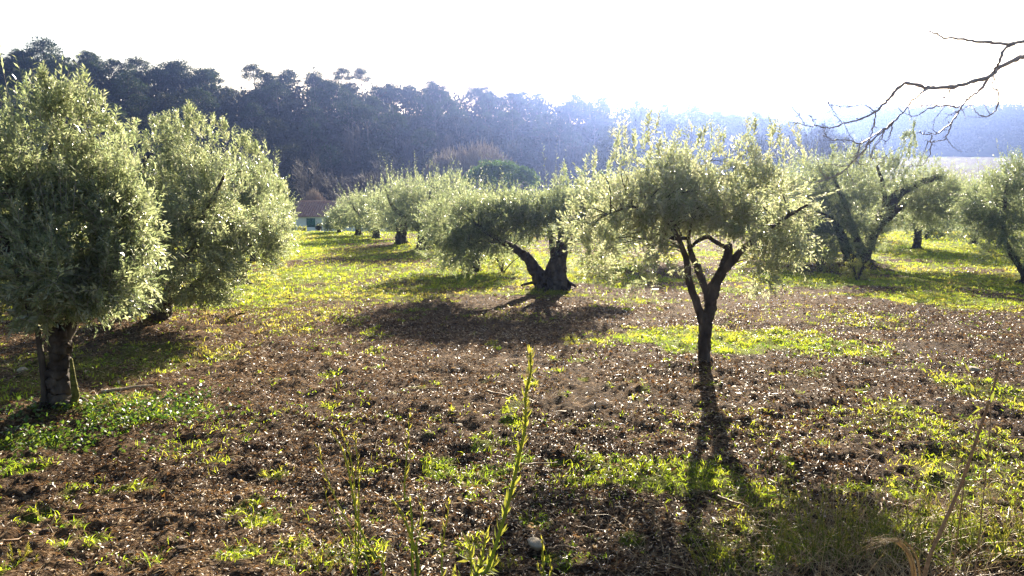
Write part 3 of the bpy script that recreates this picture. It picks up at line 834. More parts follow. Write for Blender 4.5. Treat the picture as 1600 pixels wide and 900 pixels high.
# ------------------------------------------------------------------ shrubs
def leafy_shrub(name, label, base, W, D, H, n, ll, seed, material, group=None, tint0=.5, up=.5):
    rng = np.random.default_rng(seed)
    b = np.array([base[0], base[1], float(terrain(base[0], base[1]))])
    root = thing(name, label, 'shrub', b, group)
    bl = [(0, 0, H * .4, W * .36, D * .36, H * .42)]
    for i in range(7):
        a = rng.random() * 6.283
        bl.append((math.cos(a) * W * .28, math.sin(a) * D * .28, H * (.3 + .25 * rng.random()), W * .2, D * .2, H * .32))
    p, d, L = crown_shoots(bl, n, rng, (H * .12, H * .26), up)
    p[:, 2] = np.maximum(p[:, 2], .02)
    V, F = leaves_on(p, d, L, 10, ll, rng)
    build('foliage', V, [F], material, root, tint=np.repeat(np.clip(tint0 + rng.normal(size=len(V) // 4) * .2, 0, 1), 4))
    st = []
    for i in range(6):
        e = np.array([rng.normal() * W * .22, rng.normal() * D * .22, H * .7])
        st.append(tube(bez([[0, 0, -.05], e * .5 + [0, 0, .08 * H], e], 6), np.linspace(.02 + .01 * H, .006, 6), 5))
    V, F = merge(st); build('stem', V, F, M['bark'], root)
    return root

G1 = 'yellow green suckers round the trunks'
for (px, py, W, H, lab, sd) in (
    (785, 425, 1.5, .85, 'yellow green sucker shoots under the limb of the split stump tree', 61),
    (1285, 425, 1.6, 1.0, 'yellow green sucker shoots left of the arching tree trunk', 62),
    (1340, 440, .9, .7, 'short leafy suckers in front of the arching tree trunk', 63)):
    a_ = at(px, py)
    leafy_shrub('sucker_shrub', lab, a_, W, W * .7, H, 170, .075, sd, M['sucker_leaf'], up=.9)
a_ = at(350, 500)
leafy_shrub('dry_shrub', 'tawny dry tuft of stalks beside the pair of leaning trunks', a_, 1.2, .6, .25, 120, .06, 64, M['straw'])
HG = 'dark bushes of the far right hedge'
for i, (x, y, W, H) in enumerate(((17.5, 46, 3.5, 1.5), (21, 47, 3.8, 1.7), (24.6, 47.5, 3.8, 1.6), (28.2, 48, 4, 1.9), (32, 48.5, 4, 2.0), (36, 49, 4, 2.2))):
    leafy_shrub('hedge_bush', ['leftmost dark hedge bush at the far end of the right field', 'second dark hedge bush from the left, right of the leaning limb', 'third dark hedge bush from the left at the field end', 'dark hedge bush left of the right edge olive crown', 'tall dark hedge bush half behind the right edge olive crown', 'dark hedge bush beyond the right edge olive stem'][i], (x, y), W, 2.2, H, 260, .17, 70 + i, M['oak_leaf'], HG, tint0=.3)

# ------------------------------------------------------------------ small house beyond the crest
def box(x0, x1, y0, y1, z0, z1):
    V = np.array([[x, y, z] for z in (z0, z1) for y in (y0, y1) for x in (x0, x1)], float)
    F = np.array([[0, 2, 3, 1], [4, 5, 7, 6], [0, 1, 5, 4], [2, 6, 7, 3], [0, 4, 6, 2], [1, 3, 7, 5]])
    return V, F, np.zeros((0, 3), int)

def house():
    Yh = 95.0
    xl = P(462, 350, Yh)[0]; xr = P(602, 350, Yh)[0]
    ze = P(490, 337, Yh)[2]; zr = P(490, 315.5, Yh + 3.6)[2]
    z0 = -7.6
    b = np.array([(xl + xr) / 2, Yh + 3.6, z0])
    root = thing('house', 'small white plastered house with a clay tile roof beyond the orchard crest', 'house', b)
    W = xr - xl
    sx = P(478.5, 345, Yh)[0] - b[0]; sx2 = P(492.5, 345, Yh)[0] - b[0]
    sz = P(480, 355, Yh)[2] - z0; sz2 = P(480, 341, Yh)[2] - z0
    he, hr = ze - z0, zr - z0
    w2, d2, th = W / 2, 3.6, .35
    fr = -d2
    gx = np.array([-w2, sx, sx2, w2]); gz = np.array([0, sz, sz2, he])
    Vw = np.array([[x, y, z] for y in (fr, fr + th) for z in gz for x in gx])
    Fw = []
    for iz in range(3):
        for ix in range(3):
            if (ix, iz) == (1, 1): continue
            a0 = iz * 4 + ix
            Fw += [[a0, a0 + 1, a0 + 5, a0 + 4], [a0 + 16, a0 + 20, a0 + 21, a0 + 17]]
    Fw += [[5, 6, 22, 21], [6, 10, 26, 22], [10, 9, 25, 26], [9, 5, 21, 25]]
    build('wall', Vw, [np.array(Fw)], M['plaster'], root)
    V, F = merge([box(-w2, w2, d2 - th, d2, 0, he)]); build('wall', V, F, M['plaster'], root)
    for s in (-1, 1):
        x0, x1 = (-w2, -w2 + th) if s < 0 else (w2 - th, w2)
        y0, y1 = fr + th, d2 - th
        Vg = np.array([[x, y, z] for x in (x0, x1) for y, z in ((y0, 0), (y1, 0), (y1, he), (0, hr - .1), (y0, he))], float)
        n = 5
        Fq = np.array([[i, (i + 1) % n, n + (i + 1) % n, n + i] for i in range(n)])
        Vt = Vg; F5 = np.array([[4, 3, 2, 1, 0], [5, 6, 7, 8, 9]])
        build('gable_wall', Vt, [Fq, F5], M['plaster'], root)
    def ring(x0, x1, z0_, z1_, t, y0, y1):
        o_ = [(x0, z0_), (x1, z0_), (x1, z1_), (x0, z1_)]; i_ = [(x0 + t, z0_ + t), (x1 - t, z0_ + t), (x1 - t, z1_ - t), (x0 + t, z1_ - t)]
        V = np.array([[a, y, c] for y in (y0, y1) for a, c in o_ + i_])
        F = []
        for k in range(4):
            n_ = (k + 1) % 4
            F += [[k, n_, 4 + n_, 4 + k], [8 + n_, 8 + k, 12 + k, 12 + n_], [4 + k, 4 + n_, 12 + n_, 12 + k], [n_, k, 8 + k, 8 + n_]]
        return V, [np.array(F)]
    V, F = ring(sx + .002, sx2 - .002, sz + .002, sz2 - .002, .06, fr + .02, fr + .20)
    wnd = build('window', V, F, M['shutter'], root)
    mid = (sx + sx2) / 2
    for x0, x1 in ((sx + .065, mid - .01), (mid + .01, sx2 - .065)):
        V, F = merge([box(x0, x1, fr + .05, fr + .09, sz + .07, sz2 - .07), box(x0, x1, fr + .03, fr + .05, sz + .25, sz + .35), box(x0, x1, fr + .03, fr + .05, sz2 - .35, sz2 - .25)])
        build('shutter', V, F, M['shutter'], wnd)
    # roof: rows of half-round tiles, real relief
    rt = build('roof', *((lambda r: (r[0], r[1]))(merge([(np.array([[-w2 - .3, fr - .35, he - .12], [w2 + .3, fr - .35, he - .12], [w2 + .3, 0, hr - .05], [-w2 - .3, 0, hr - .05], [w2 + .3, d2 + .35, he - .12], [-w2 - .3, d2 + .35, he - .12]]),
                 np.array([[0, 1, 2, 3], [3, 2, 4, 5]]), np.zeros((0, 3), int))]))), M['tile'], root)
    parts = []
    nrow = int((W + .6) / .30); rng = np.random.default_rng(5)
    for i in range(nrow):
        x = -w2 - .3 + (i + .5) * .30
        for side in (-1, 1):
            nt_ = 10
            for j in range(nt_):
                t0, t1 = j / nt_, (j + 1.15) / nt_
                y0, y1 = side * (d2 + .4) * (1 - t0), side * (d2 + .4) * max(1 - t1, 0)
                za, zb = he - .1 + (hr - he + .1) * t0, he - .1 + (hr - he + .1) * min(t1, 1)
                ang = np.linspace(0, math.pi, 5)
                rr = .125
                jx = rng.normal() * .01; up = .03 + rng.random() * .015
                A = np.stack([x + jx + rr * np.cos(ang), np.full(5, y0), za + up + rr * 1.0 * np.sin(ang)], -1)
                B = np.stack([x + jx + rr * .85 * np.cos(ang), np.full(5, y1), zb + rr * .85 * np.sin(ang)], -1)
                Vt = np.vstack([A, B])
                Ft = np.array([[k, k + 1, k + 6, k + 5] for k in range(4)] + [])
                parts.append((Vt, Ft, np.array([[0, 2, 1], [0, 3, 2], [0, 4, 3]])))
    rg = tube(np.array([[-w2 - .3, 0, hr + .03], [0, 0, hr + .03], [w2 + .3, 0, hr + .03]]), [.13] * 3, 8)
    parts.append(rg)
    V, F = merge(parts)
    build('tiles', V, F, M['tile'], rt, kind='stuff')
house()
sp = P(494, 358, 88); 
def small_plain_shrub(x, y, z, label, H, W, seed, m, tint0=.3):
    r = leafy_shrub('garden_shrub', label, (x, y), W, W * .8, H, 90, .16, seed, M[m], tint0=tint0); r.location.z = z; return r
c_ = P(499, 358, 62.0); small_plain_shrub(c_[0], 62.0, P(495, 362, 62.0)[2], 'small dark brown bush on the crest right of the house window', .62, .45, 81, 'oak_leaf', .7)
c_ = P(472, 362, 62.0); small_plain_shrub(c_[0], 62.0, P(472, 363, 62.0)[2], 'low green bush on the crest left of the house window', .45, .7, 82, 'sucker_leaf', .2)

# ------------------------------------------------------------------ wooded hill on the left and middle
CAN = np.array([[-500, 110], [-100, 95], [0, 96], [60, 92], [120, 100], [200, 112], [270, 112], [340, 128], [372, 146], [420, 132], [520, 134], [600, 134],
                [700, 142], [800, 150], [900, 158], [1000, 166], [1100, 178], [1200, 192], [1290, 208], [1370, 262], [1700, 262], [2300, 262]], float)
def ridge_dist(px): return np.interp(px, [-500, 0, 400, 900, 1250, 1600, 2300], [150, 165, 185, 235, 300, 380, 480])
def foot_dist(px): return np.interp(px, [-500, 0, 400, 700, 1000, 1250, 1600, 2300], [100, 108, 120, 135, 170, 240, 330, 430])
TREE_H = 10.0
def hill_point(px, t):
    """px picks a bearing, t = 0 foot .. 1 ridge .. >1 behind"""
    D0, D1 = foot_dist(px), ridge_dist(px)
    D = D0 + (D1 - D0) * t
    top = CAM_Z + (235 - np.interp(px, CAN[:, 0], CAN[:, 1])) / FPX * D1 - TREE_H * .70
    top = np.maximum(top, -5.5)
    foot = -7.4
    s = np.clip(t, 0, 1)
    z = foot + (top - foot) * (s ** .8)
    z = z - np.clip(t - 1, 0, None) ** 1.3 * 6
    ax = (px - 800) / FPX
    x = ax * D; y = D
    return x, y, z

def make_hill():
    pxs = np.linspace(-900, 2300, 150); ts = np.concatenate([[-.15], np.linspace(0, 1.2, 20), [1.6, 2.4, 3.5]])
    X, T = np.meshgrid(pxs, ts)
    x, y, z = hill_point(X, T)
    z = z + fbm(x / 14, y / 14, 3, 5) * 2.2 * (T > 0) - (T < 0) * 3
    n, k = X.shape
    V = np.stack([x, y, z], -1).reshape(-1, 3)
    i = np.arange(n - 1)[:, None] * k; j = np.arange(k - 1)[None, :]
    F = np.stack([i + j, i + j + 1, i + k + j + 1, i + k + j], -1).reshape(-1, 4)
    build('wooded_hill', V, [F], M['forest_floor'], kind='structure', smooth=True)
make_hill()

def needle_clumps(centres, radii, n, size, rng, flat=.6):
    c = np.repeat(centres, n, 0); r = np.repeat(radii, n)
    u = rnd_unit(len(c), rng) * (rng.random(len(c)) ** .4)[:, None]
    p = c + u * r[:, None] * [1, 1, flat]
    d = norm(u + rng.normal(size=u.shape) * .6 + [0, 0, .3])
    s = size * (.6 + .8 * rng.random(len(c)))
    V, F = leaf_geo(p, d, rnd_unit(len(c), rng), s, s * .6, .1)
    t = np.clip(np.repeat(rng.random(len(centres)), n) * .7 + rng.random(len(c)) * .3, 0, 1)
    return V, F, np.repeat(t, 4)

PINES = []
def pine_proto(seed, H, bare, Wc, flat=.55, hero=False):
    rng = np.random.default_rng(seed)
    lean = rng.normal(size=2) * .05 * H
    tr = bez([[0, 0, -1], [lean[0] * .2, lean[1] * .2, H * .3], [lean[0] * .7, lean[1] * .6, H * .6], [lean[0], lean[1], H * .92]], 12)
    parts = [tube(tr, np.linspace(.22, .05, 12), 6, .1)]
    cs, rs = [], []
    hc = H * (1 - bare)
    for i in range(26):
        a = i * 2.4 + rng.random(); q = math.sqrt((i + .6) / 26)
        rr = Wc * .46 * q * (.85 + .3 * rng.random())
        zz = H * .90 - hc * .62 * q ** 2.2 - rng.random() * hc * .22
        s = tr[min(int(max(zz / H - .12, .1) * 11.9), 11)]
        e = np.array([tr[-1][0] + rr * math.cos(a), tr[-1][1] + rr * math.sin(a), zz])
        if i % 2 == 0: parts.append(tube(bez([s, (s + e) / 2 - [0, 0, .1 * rr], e], 5), np.linspace(.07, .03, 5), 4))
        cs.append(e); rs.append(.75 + .5 * rng.random())
    # one bare forking limb lower down
    s = tr[6]; a = rng.random() * 6.28; e = s + np.array([math.cos(a), math.sin(a), .9]) * Wc * .28
    parts.append(tube(bez([s, (s + e) / 2, e], 4), np.linspace(.09, .03, 4), 4))
    k = H / 11
    n = 110
    V, F, t = needle_clumps(np.array(cs), np.array(rs) * Wc / 5.0, n, .30, rng, flat)
    root = thing('pine_tree', '', 'pine tree', (0, 0, -50))
    TV, TF = merge(parts)
    build('trunk', TV, TF, M['pale_bark'], root)
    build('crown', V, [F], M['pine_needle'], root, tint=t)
    return root

def oak_proto(seed, H, Wc, m='oak_leaf', cat='evergreen tree', name='evergreen_tree'):
    rng = np.random.default_rng(seed)
    root = thing(name, '', cat, (0, 0, -50))
    parts = [tube(bez([[0, 0, -1], [.1, 0, H * .25], [0, .1, H * .6]], 7), np.linspace(.2, .07, 7), 5)]
    cs, rs = [], []
    for i in range(24):
        a = rng.random() * 6.283; f = rng.random()
        rr = Wc * .42 * math.sin(math.acos(min(abs(f * 1.7 - .85), 1))) * (.5 + .5 * rng.random())
        e = np.array([rr * math.cos(a), rr * math.sin(a), H * (.22 + .68 * f)])
        cs.append(e); rs.append(.8 + .6 * rng.random())
        if i % 4 == 0: parts.append(tube(bez([[0, 0, H * .3], e * .5 + [0, 0, H * .2], e], 4), np.linspace(.08, .03, 4), 3))
    V, F, t = needle_clumps(np.array(cs), np.array(rs) * Wc / 6, 90, .36, rng, .8)
    TV, TF = merge(parts)
    build('trunk', TV, TF, M['pale_bark'], root)
    build('crown', V, [F], M[m], root, tint=t)
    return root

def bare_proto(seed, H, W, r0, nbr=240, name='bare_tree', cat='bare tree', fan=1.0, tw=.02, low=.2, m_='bare_twig', dome=0):
    """leafless tree or bush: rising fans of fine branches"""
    rng = np.random.default_rng(seed)
    root = thing(name, '', cat, (0, 0, -50))
    parts, tips, dirs = [], [], []
    nl = 7
    for i in range(nl):
        a = i * 6.283 / nl + rng.random() * .6; sp_ = (.25 + .75 * rng.random()) * fan
        e = np.array([math.cos(a) * W * .34 * sp_, math.sin(a) * W * .34 * sp_, H * (.55 + .25 * rng.random()) * (.78 if dome else 1)])
        s = np.array([0, 0, H * low * .3 * rng.random()])
        pp = bez([s - [0, 0, .5 if i == 0 else 0], e * .4 + [0, 0, H * .08], e], 9)
        parts.append(tube(pp, np.linspace(r0, r0 * .25, 9), 5))
        for j in range(2, 9):
            tips.append(pp[j]); dirs.append(norm(pp[j] - pp[j - 1]))
    tips = np.array(tips); dirs = np.array(dirs)
    q = rng.integers(0, len(tips), nbr)
    C = np.array([0, 0, H * .35])
    d = norm(dirs[q] * .5 + norm(tips[q] - C) * .6 + rng.normal(size=(nbr, 3)) * .38 + [0, 0, .25])
    L = H * (.14 + .16 * rng.random(nbr)) * (.55 if dome else 1)
    p0 = tips[q]; p2 = p0 + d * L[:, None]; p1 = (p0 + p2) / 2 + rng.normal(size=p0.shape) * .04 * H
    V1, F1 = prisms(p0, p1, p2, np.full(nbr, tw * 1.6))
    # finest twigs
    m = nbr * 5
    q2 = rng.integers(0, nbr, m); f = rng.random(m)[:, None]
    s0 = p1[q2] * (1 - f) + p2[q2] * f
    d2 = norm(d[q2] * .7 + rng.normal(size=(m, 3)) * .5 + [0, 0, .2])
    L2 = H * (.05 + .09 * rng.random(m))
    V2, F2 = prisms(s0, s0 + d2 * L2[:, None] * .5, s0 + d2 * L2[:, None], np.full(m, tw * .6))
    if dome:
        u = rnd_unit(dome, rng); u[:, 2] = np.abs(u[:, 2])
        rho = rng.random(dome) ** .35 * (.98 + .22 * noise2(u[:, 0] * 3 + u[:, 2], u[:, 1] * 3, seed))
        sp3 = u * rho[:, None] * [W * .46, W * .46, H * .84] + [0, 0, .05]
        d3 = norm(u * .8 + [0, 0, .5] + rng.normal(size=u.shape) * .35)
        L3 = H * (.06 + .09 * rng.random(dome))
        V3, F3_ = prisms(sp3, sp3 + d3 * L3[:, None] * .5, sp3 + d3 * L3[:, None], np.full(dome, tw * .7))
        V2 = np.vstack([V2, V3]); F2 = np.vstack([F2, F3_ + m * 9]); m += dome
    TV, TF = merge(parts)
    build('trunk', TV, TF, M['pale_bark'], root)
    t = np.concatenate([np.full(len(V1), .35), np.repeat(rng.random(m), 9)])
    build('branches', np.vstack([V1, V2]), [np.vstack([F1, F2 + len(V1)])], M[m_], root, tint=t)
    return root

pines = [pine_proto(300 + i, H, b, W, fl) for i, (H, b, W, fl) in enumerate(((12, .50, 6.5, .5), (11, .35, 6, .6), (13, .6, 5.5, .5), (10, .3, 6.5, .6), (12, .45, 7.5, .45)))]
oaks = [oak_proto(320 + i, H, W) for i, (H, W) in enumerate(((7, 6.5), (8.5, 6), (6, 7)))]
bares = [bare_proto(340 + i, H, W, .16, 230, tw=.028) for i, (H, W) in enumerate(((10, 7), (11.5, 6.5), (8, 7)))]
bushes = [bare_proto(360 + i, H, W, .07, 500, 'bare_bush', 'bare bush', 1.15, .030, .05, mm, 9000) for i, (H, W, mm) in enumerate(((4.2, 6.5, 'tawny_twig'), (3.6, 5, 'tawny_twig'), (4.2, 6.5, 'bare_twig')))]

used = set()
def put(proto, x, y, z, rz, s, label, group=None, cat=None, name=None, sz=None):
    if proto.name in used: o = copy_tree(proto)
    else: o = proto; used.add(proto.name)
    o.location = (float(x), float(y), float(z)); o.rotation_euler = (0, 0, float(rz)); o.scale = (s, s, sz or s)
    o['label'] = label
    if group: o['group'] = group
    elif 'group' in o: del o['group']
    if name: o.name = name
    return o

rng = np.random.default_rng(909)
hx = lambda px, t: (lambda r: (r[0], r[1], r[2]))(hill_point(np.float64(px), np.float64(t)))
# skyline individuals that stand out
for px, top, sc, k, lab in (
    (88, 56, 1.15, 4, 'tallest umbrella topped pine on the skyline at the far left'),
    (20, 82, .9, 1, 'flat topped pine on the skyline at the left border'),
    (155, 78, .9, 2, 'thin crowned pine on the skyline right of the tallest pine'),
    (283, 88, 1.1, 0, 'broad domed pine left of the notch in the skyline'),
    (330, 104, .95, 3, 'rounded pine at the left lip of the notch in the skyline'),
    (410, 98, .9, 2, 'sparse leaning pine standing above the skyline right of the notch'),
    (495, 104, 1.0, 1, 'pine with a small round head above the middle of the ridge'),
    (540, 104, .75, 2, 'slim pine sticking up above the middle of the ridge'),
    (572, 104, .75, 2, 'wispy slanting pine right of the slim ridge pine'),
    (640, 125, .9, 1, 'low broad pine on the ridge above the pale bare trees'),
    (757, 128, .95, 0, 'domed pine on the ridge above the umbrella shaped pine'),
    (905, 148, 1.0, 4, 'hazy pine on the ridge at the edge of the glare'),
    (1110, 166, .9, 1, 'pale hazy pine on the low part of the ridge'),
    (1148, 178, .85, 3, 'round headed hazy pine where the ridge meets the far hill'),
    (1200, 182, .85, 4, 'flat headed hazy pine right of the round headed one')):
    pr = pines[k]
    x, y, z = hx(px, 1.0)
    H = [12, 11, 13, 10, 12][k]
    zt = CAM_Z + (235 - top) / FPX * y
    if px in (410, 540, 572, 495, 155): sc *= .8
    zb = zt - (H * .98 + .6) * sc
    put(pr, x, y, min(zb, z + 1.2) if zb > z + 1.2 else zb, rng.random() * 6, sc if zb <= z + 1.2 else (zt - z - 1) / (H * .98 + .6), lab)

GW = 'pines of the wooded hill'; GO = 'evergreen trees of the wooded hill'; GQ = 'bare trees of the wooded hill'
def hill_label(kind, px, t):
    where = 'crest' if t > .85 else ('mid slope' if t > .3 else 'foot')
    sec = ('at the left border' if px < 60 else 'above the big left olive' if px < 230 else 'above the second left olive' if px < 450 else
           'above the small house' if px < 620 else 'left of the umbrella pine' if px < 720 else 'above the umbrella pine' if px < 860 else
           'right of the umbrella pine' if px < 980 else 'above the forked olive' if px < 1200 else 'left of the far hill' if px < 1350 else 'under the far hill')
    return f'{kind} on the {where} of the hill {sec}'
rows = [(.0, 48), (.13, 48), (.27, 46), (.42, 44), (.58, 44), (.75, 46), (.9, 50), (1.0, 54), (1.12, 40)]
cnt = {'p': 0, 'o': 0, 'b': 0}
for ti, (t, n) in enumerate(rows):
    for i in range(n):
        px = -260 + (1900) * (i + rng.random() * .9) / n
        tt = t + rng.normal() * .03
        x, y, z = hx(px, tt)
        if px > 1345: continue
        r = rng.random()
        far = px > 1250
        s = (.68 + .3 * rng.random()) * (1.0 if not far else 1.1)
        pp = .58 if t > .3 else .25
        if t > .85: pp = .86
        if r < pp and cnt['p'] < 270:
            cnt['p'] += 1
            put(pines[rng.integers(5)], x, y, z - .5, rng.random() * 6.283, s, hill_label('dark pine', px, t), hill_label('pines', px, t))
        elif r < pp + (.5 if t > .3 else .58) and cnt['o'] < 290:
            cnt['o'] += 1
            put(oaks[rng.integers(3)], x, y, z - .4, rng.random() * 6.283, s, hill_label('dark round evergreen', px, t), hill_label('round evergreens', px, t))
        else:
            cnt['b'] += 1
            put(bares[rng.integers(3)], x, y, z - .3, rng.random() * 6.283, s * .9, hill_label('leafless grey tree', px, t), hill_label('leafless trees', px, t))

# undergrowth filling the wood
def undergrowth():
    rng = np.random.default_rng(77)
    n = 2300
    px = rng.uniform(-350, 1345, n); t = np.where(rng.random(n) < .3, .88 + .2 * rng.random(n), rng.random(n) * 1.1)
    c = np.stack(hill_point(px, t), -1); c[:, 2] += .4 + 5.2 * rng.random(n) * np.clip(t * 1.2, .2, 1)
    V, F, tt = needle_clumps(c, 1.6 + 1.3 * rng.random(n), 42, .8, rng, .8)
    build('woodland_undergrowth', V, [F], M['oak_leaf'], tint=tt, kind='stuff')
undergrowth()

# ------------------------------------------------------------------ mid-ground trees in front of the wood
def put_px(proto, H, px, top, Y, label, group=None, base=None, W=None):
    """stand a tree at depth Y with its top at a height read off the photograph"""
    zt = P(px, top, Y)[2]; x = P(px, top, Y)[0]
    zb = float(terrain(x, Y, False)) if base is None else base
    s = (zt - zb) / H
    o = put(proto, x, Y, zb, rng.random() * 6, s, label, group)
    if W: o.scale = (W, W, s)
    return o
put_px(bushes[0], 4.2, 748, 215, 128, 'large pale tawny bare tree dome at the foot of the wood above the umbrella pine', W=2.4)
put_px(bushes[1], 3.6, 700, 225, 130, 'greyer bare tree dome left of the large tawny one', W=2.2)
put_px(bushes[2], 4.2, 600, 255, 105, 'wide dark bare thicket behind the right row of olives', W=2.0)
put_px(bushes[2], 4.2, 670, 262, 100, 'low bare thicket between the wide thicket and the umbrella pine', W=2.0)
put_px(bushes[1], 3.6, 488, 290, 106, 'rounded pale bare bush just above the house roof', W=.95)
put_px(bares[0], 10, 482, 248, 112, 'pale fan shaped bare tree behind the house')
put_px(bares[2], 8, 530, 262, 116, 'thin bare tree right of the fan shaped one behind the house')
put_px(bares[1], 11.5, 1240, 205, 150, 'hazy mauve bare tree right of the forked olive crown')
put_px(bares[0], 10, 1285, 195, 150, 'hazy mauve bare tree under the bare hanging branch')
put_px(bares[2], 8, 1330, 205, 160, 'hazy bare tree right of the mauve ones')
put_px(bares[1], 11.5, 1050, 215, 150, 'hazy bare tree behind the top of the forked olive')
put_px(oaks[0], 7, 1180, 215, 160, 'hazy evergreen tree behind the forked olive crown')
put_px(oaks[1], 8.5, 960, 215, 150, 'hazy dark evergreen tree behind the left top of the forked olive')

def umbrella_pine():
    Yp = 92.0
    c = P(780, 268, Yp)
    zb = float(terrain(c[0], Yp, False))
    root = thing('umbrella_pine', 'dense bright green umbrella pine dome behind the split stump olive', 'pine tree', (c[0], Yp, zb))
    rng = np.random.default_rng(88)
    top = P(782, 246, Yp)[2] - zb
    R = 68 * Yp / FPX
    Hc = 2.4
    cs = []
    for i in range(150):
        a = rng.random() * 6.283; q = math.sqrt(rng.random())
        lp = 1 + .22 * float(noise2(math.cos(a) * 2.2 + 3, math.sin(a) * 2.2 + q * 2, 12))
        cs.append([R * .92 * q * math.cos(a) * lp, R * .92 * q * math.sin(a) * lp, top - .5 - Hc * q ** 2.4 - rng.random() * .5 + (lp - 1) * 2.2])
    cs = np.array(cs)
    V, F, t = needle_clumps(cs, np.full(len(cs), .58), 85, .20, rng, .7)
    build('crown', V, [F], M['umbrella_needle'], root, tint=np.clip(t + .1, 0, 1))
    parts = [tube(bez([[0, 0, -.5], [.2, 0, top * .3], [0, 0, top * .62]], 8), np.linspace(.3, .2, 8), 8, .1)]
    for i in range(8):
        a = i * .785
        parts.append(tube(bez([[0, 0, top * .5], [R * .3 * math.cos(a), R * .3 * math.sin(a), top * .68], [R * .7 * math.cos(a), R * .7 * math.sin(a), top * .78]], 6), np.linspace(.12, .04, 6), 5))
    TV, TF = merge(parts); build('trunk', TV, TF, M['pale_bark'], root)
umbrella_pine()

# ------------------------------------------------------------------ far blue hill on the right
def far_hill():
    pxs = np.linspace(900, 2900, 120); ts = np.linspace(-.05, 1.3, 26)
    X, T = np.meshgrid(pxs, ts)
    def fh(X, T):
        D = 520 + 230 * T
        top = CAM_Z + (235 - np.interp(X, [900, 1120, 1200, 1350, 1450, 1550, 1700, 2900], [185, 172, 163, 165, 163, 166, 168, 200])) / FPX * 750 - 6
        z = -.5 + (top + .5) * np.clip(T, 0, 1) ** .7 - np.clip(T - 1, 0, None) * 30
        x = (X - 800) / FPX * D
        z = z + fbm(x / 60, D / 60, 3, 44) * 9 * np.clip(T, 0, 1)
        return x, D, z
    x, y, z = fh(X, T); z = z - (T < 0) * 4
    n, k = X.shape
    V = np.stack([x, y, z], -1).reshape(-1, 3)
    i = np.arange(n - 1)[:, None] * k; j = np.arange(k - 1)[None, :]
    F = np.stack([i + j, i + j + 1, i + k + j + 1, i + k + j], -1).reshape(-1, 4)
    build('far_hill', V, [F], M['far_canopy'], kind='structure', smooth=True)
    rng = np.random.default_rng(99)
    m = 2600
    X = rng.uniform(1000, 2100, m); T = rng.random(m) ** .8 * 1.05
    c = np.stack(fh(X, T), -1); c[:, 2] += 2
    V, F, t = needle_clumps(c, 3.0 + 3.2 * rng.random(m), 34, 2.2, rng, .75)
    build('far_wood', V, [F], M['far_leaf'], tint=t, kind='stuff')
far_hill()

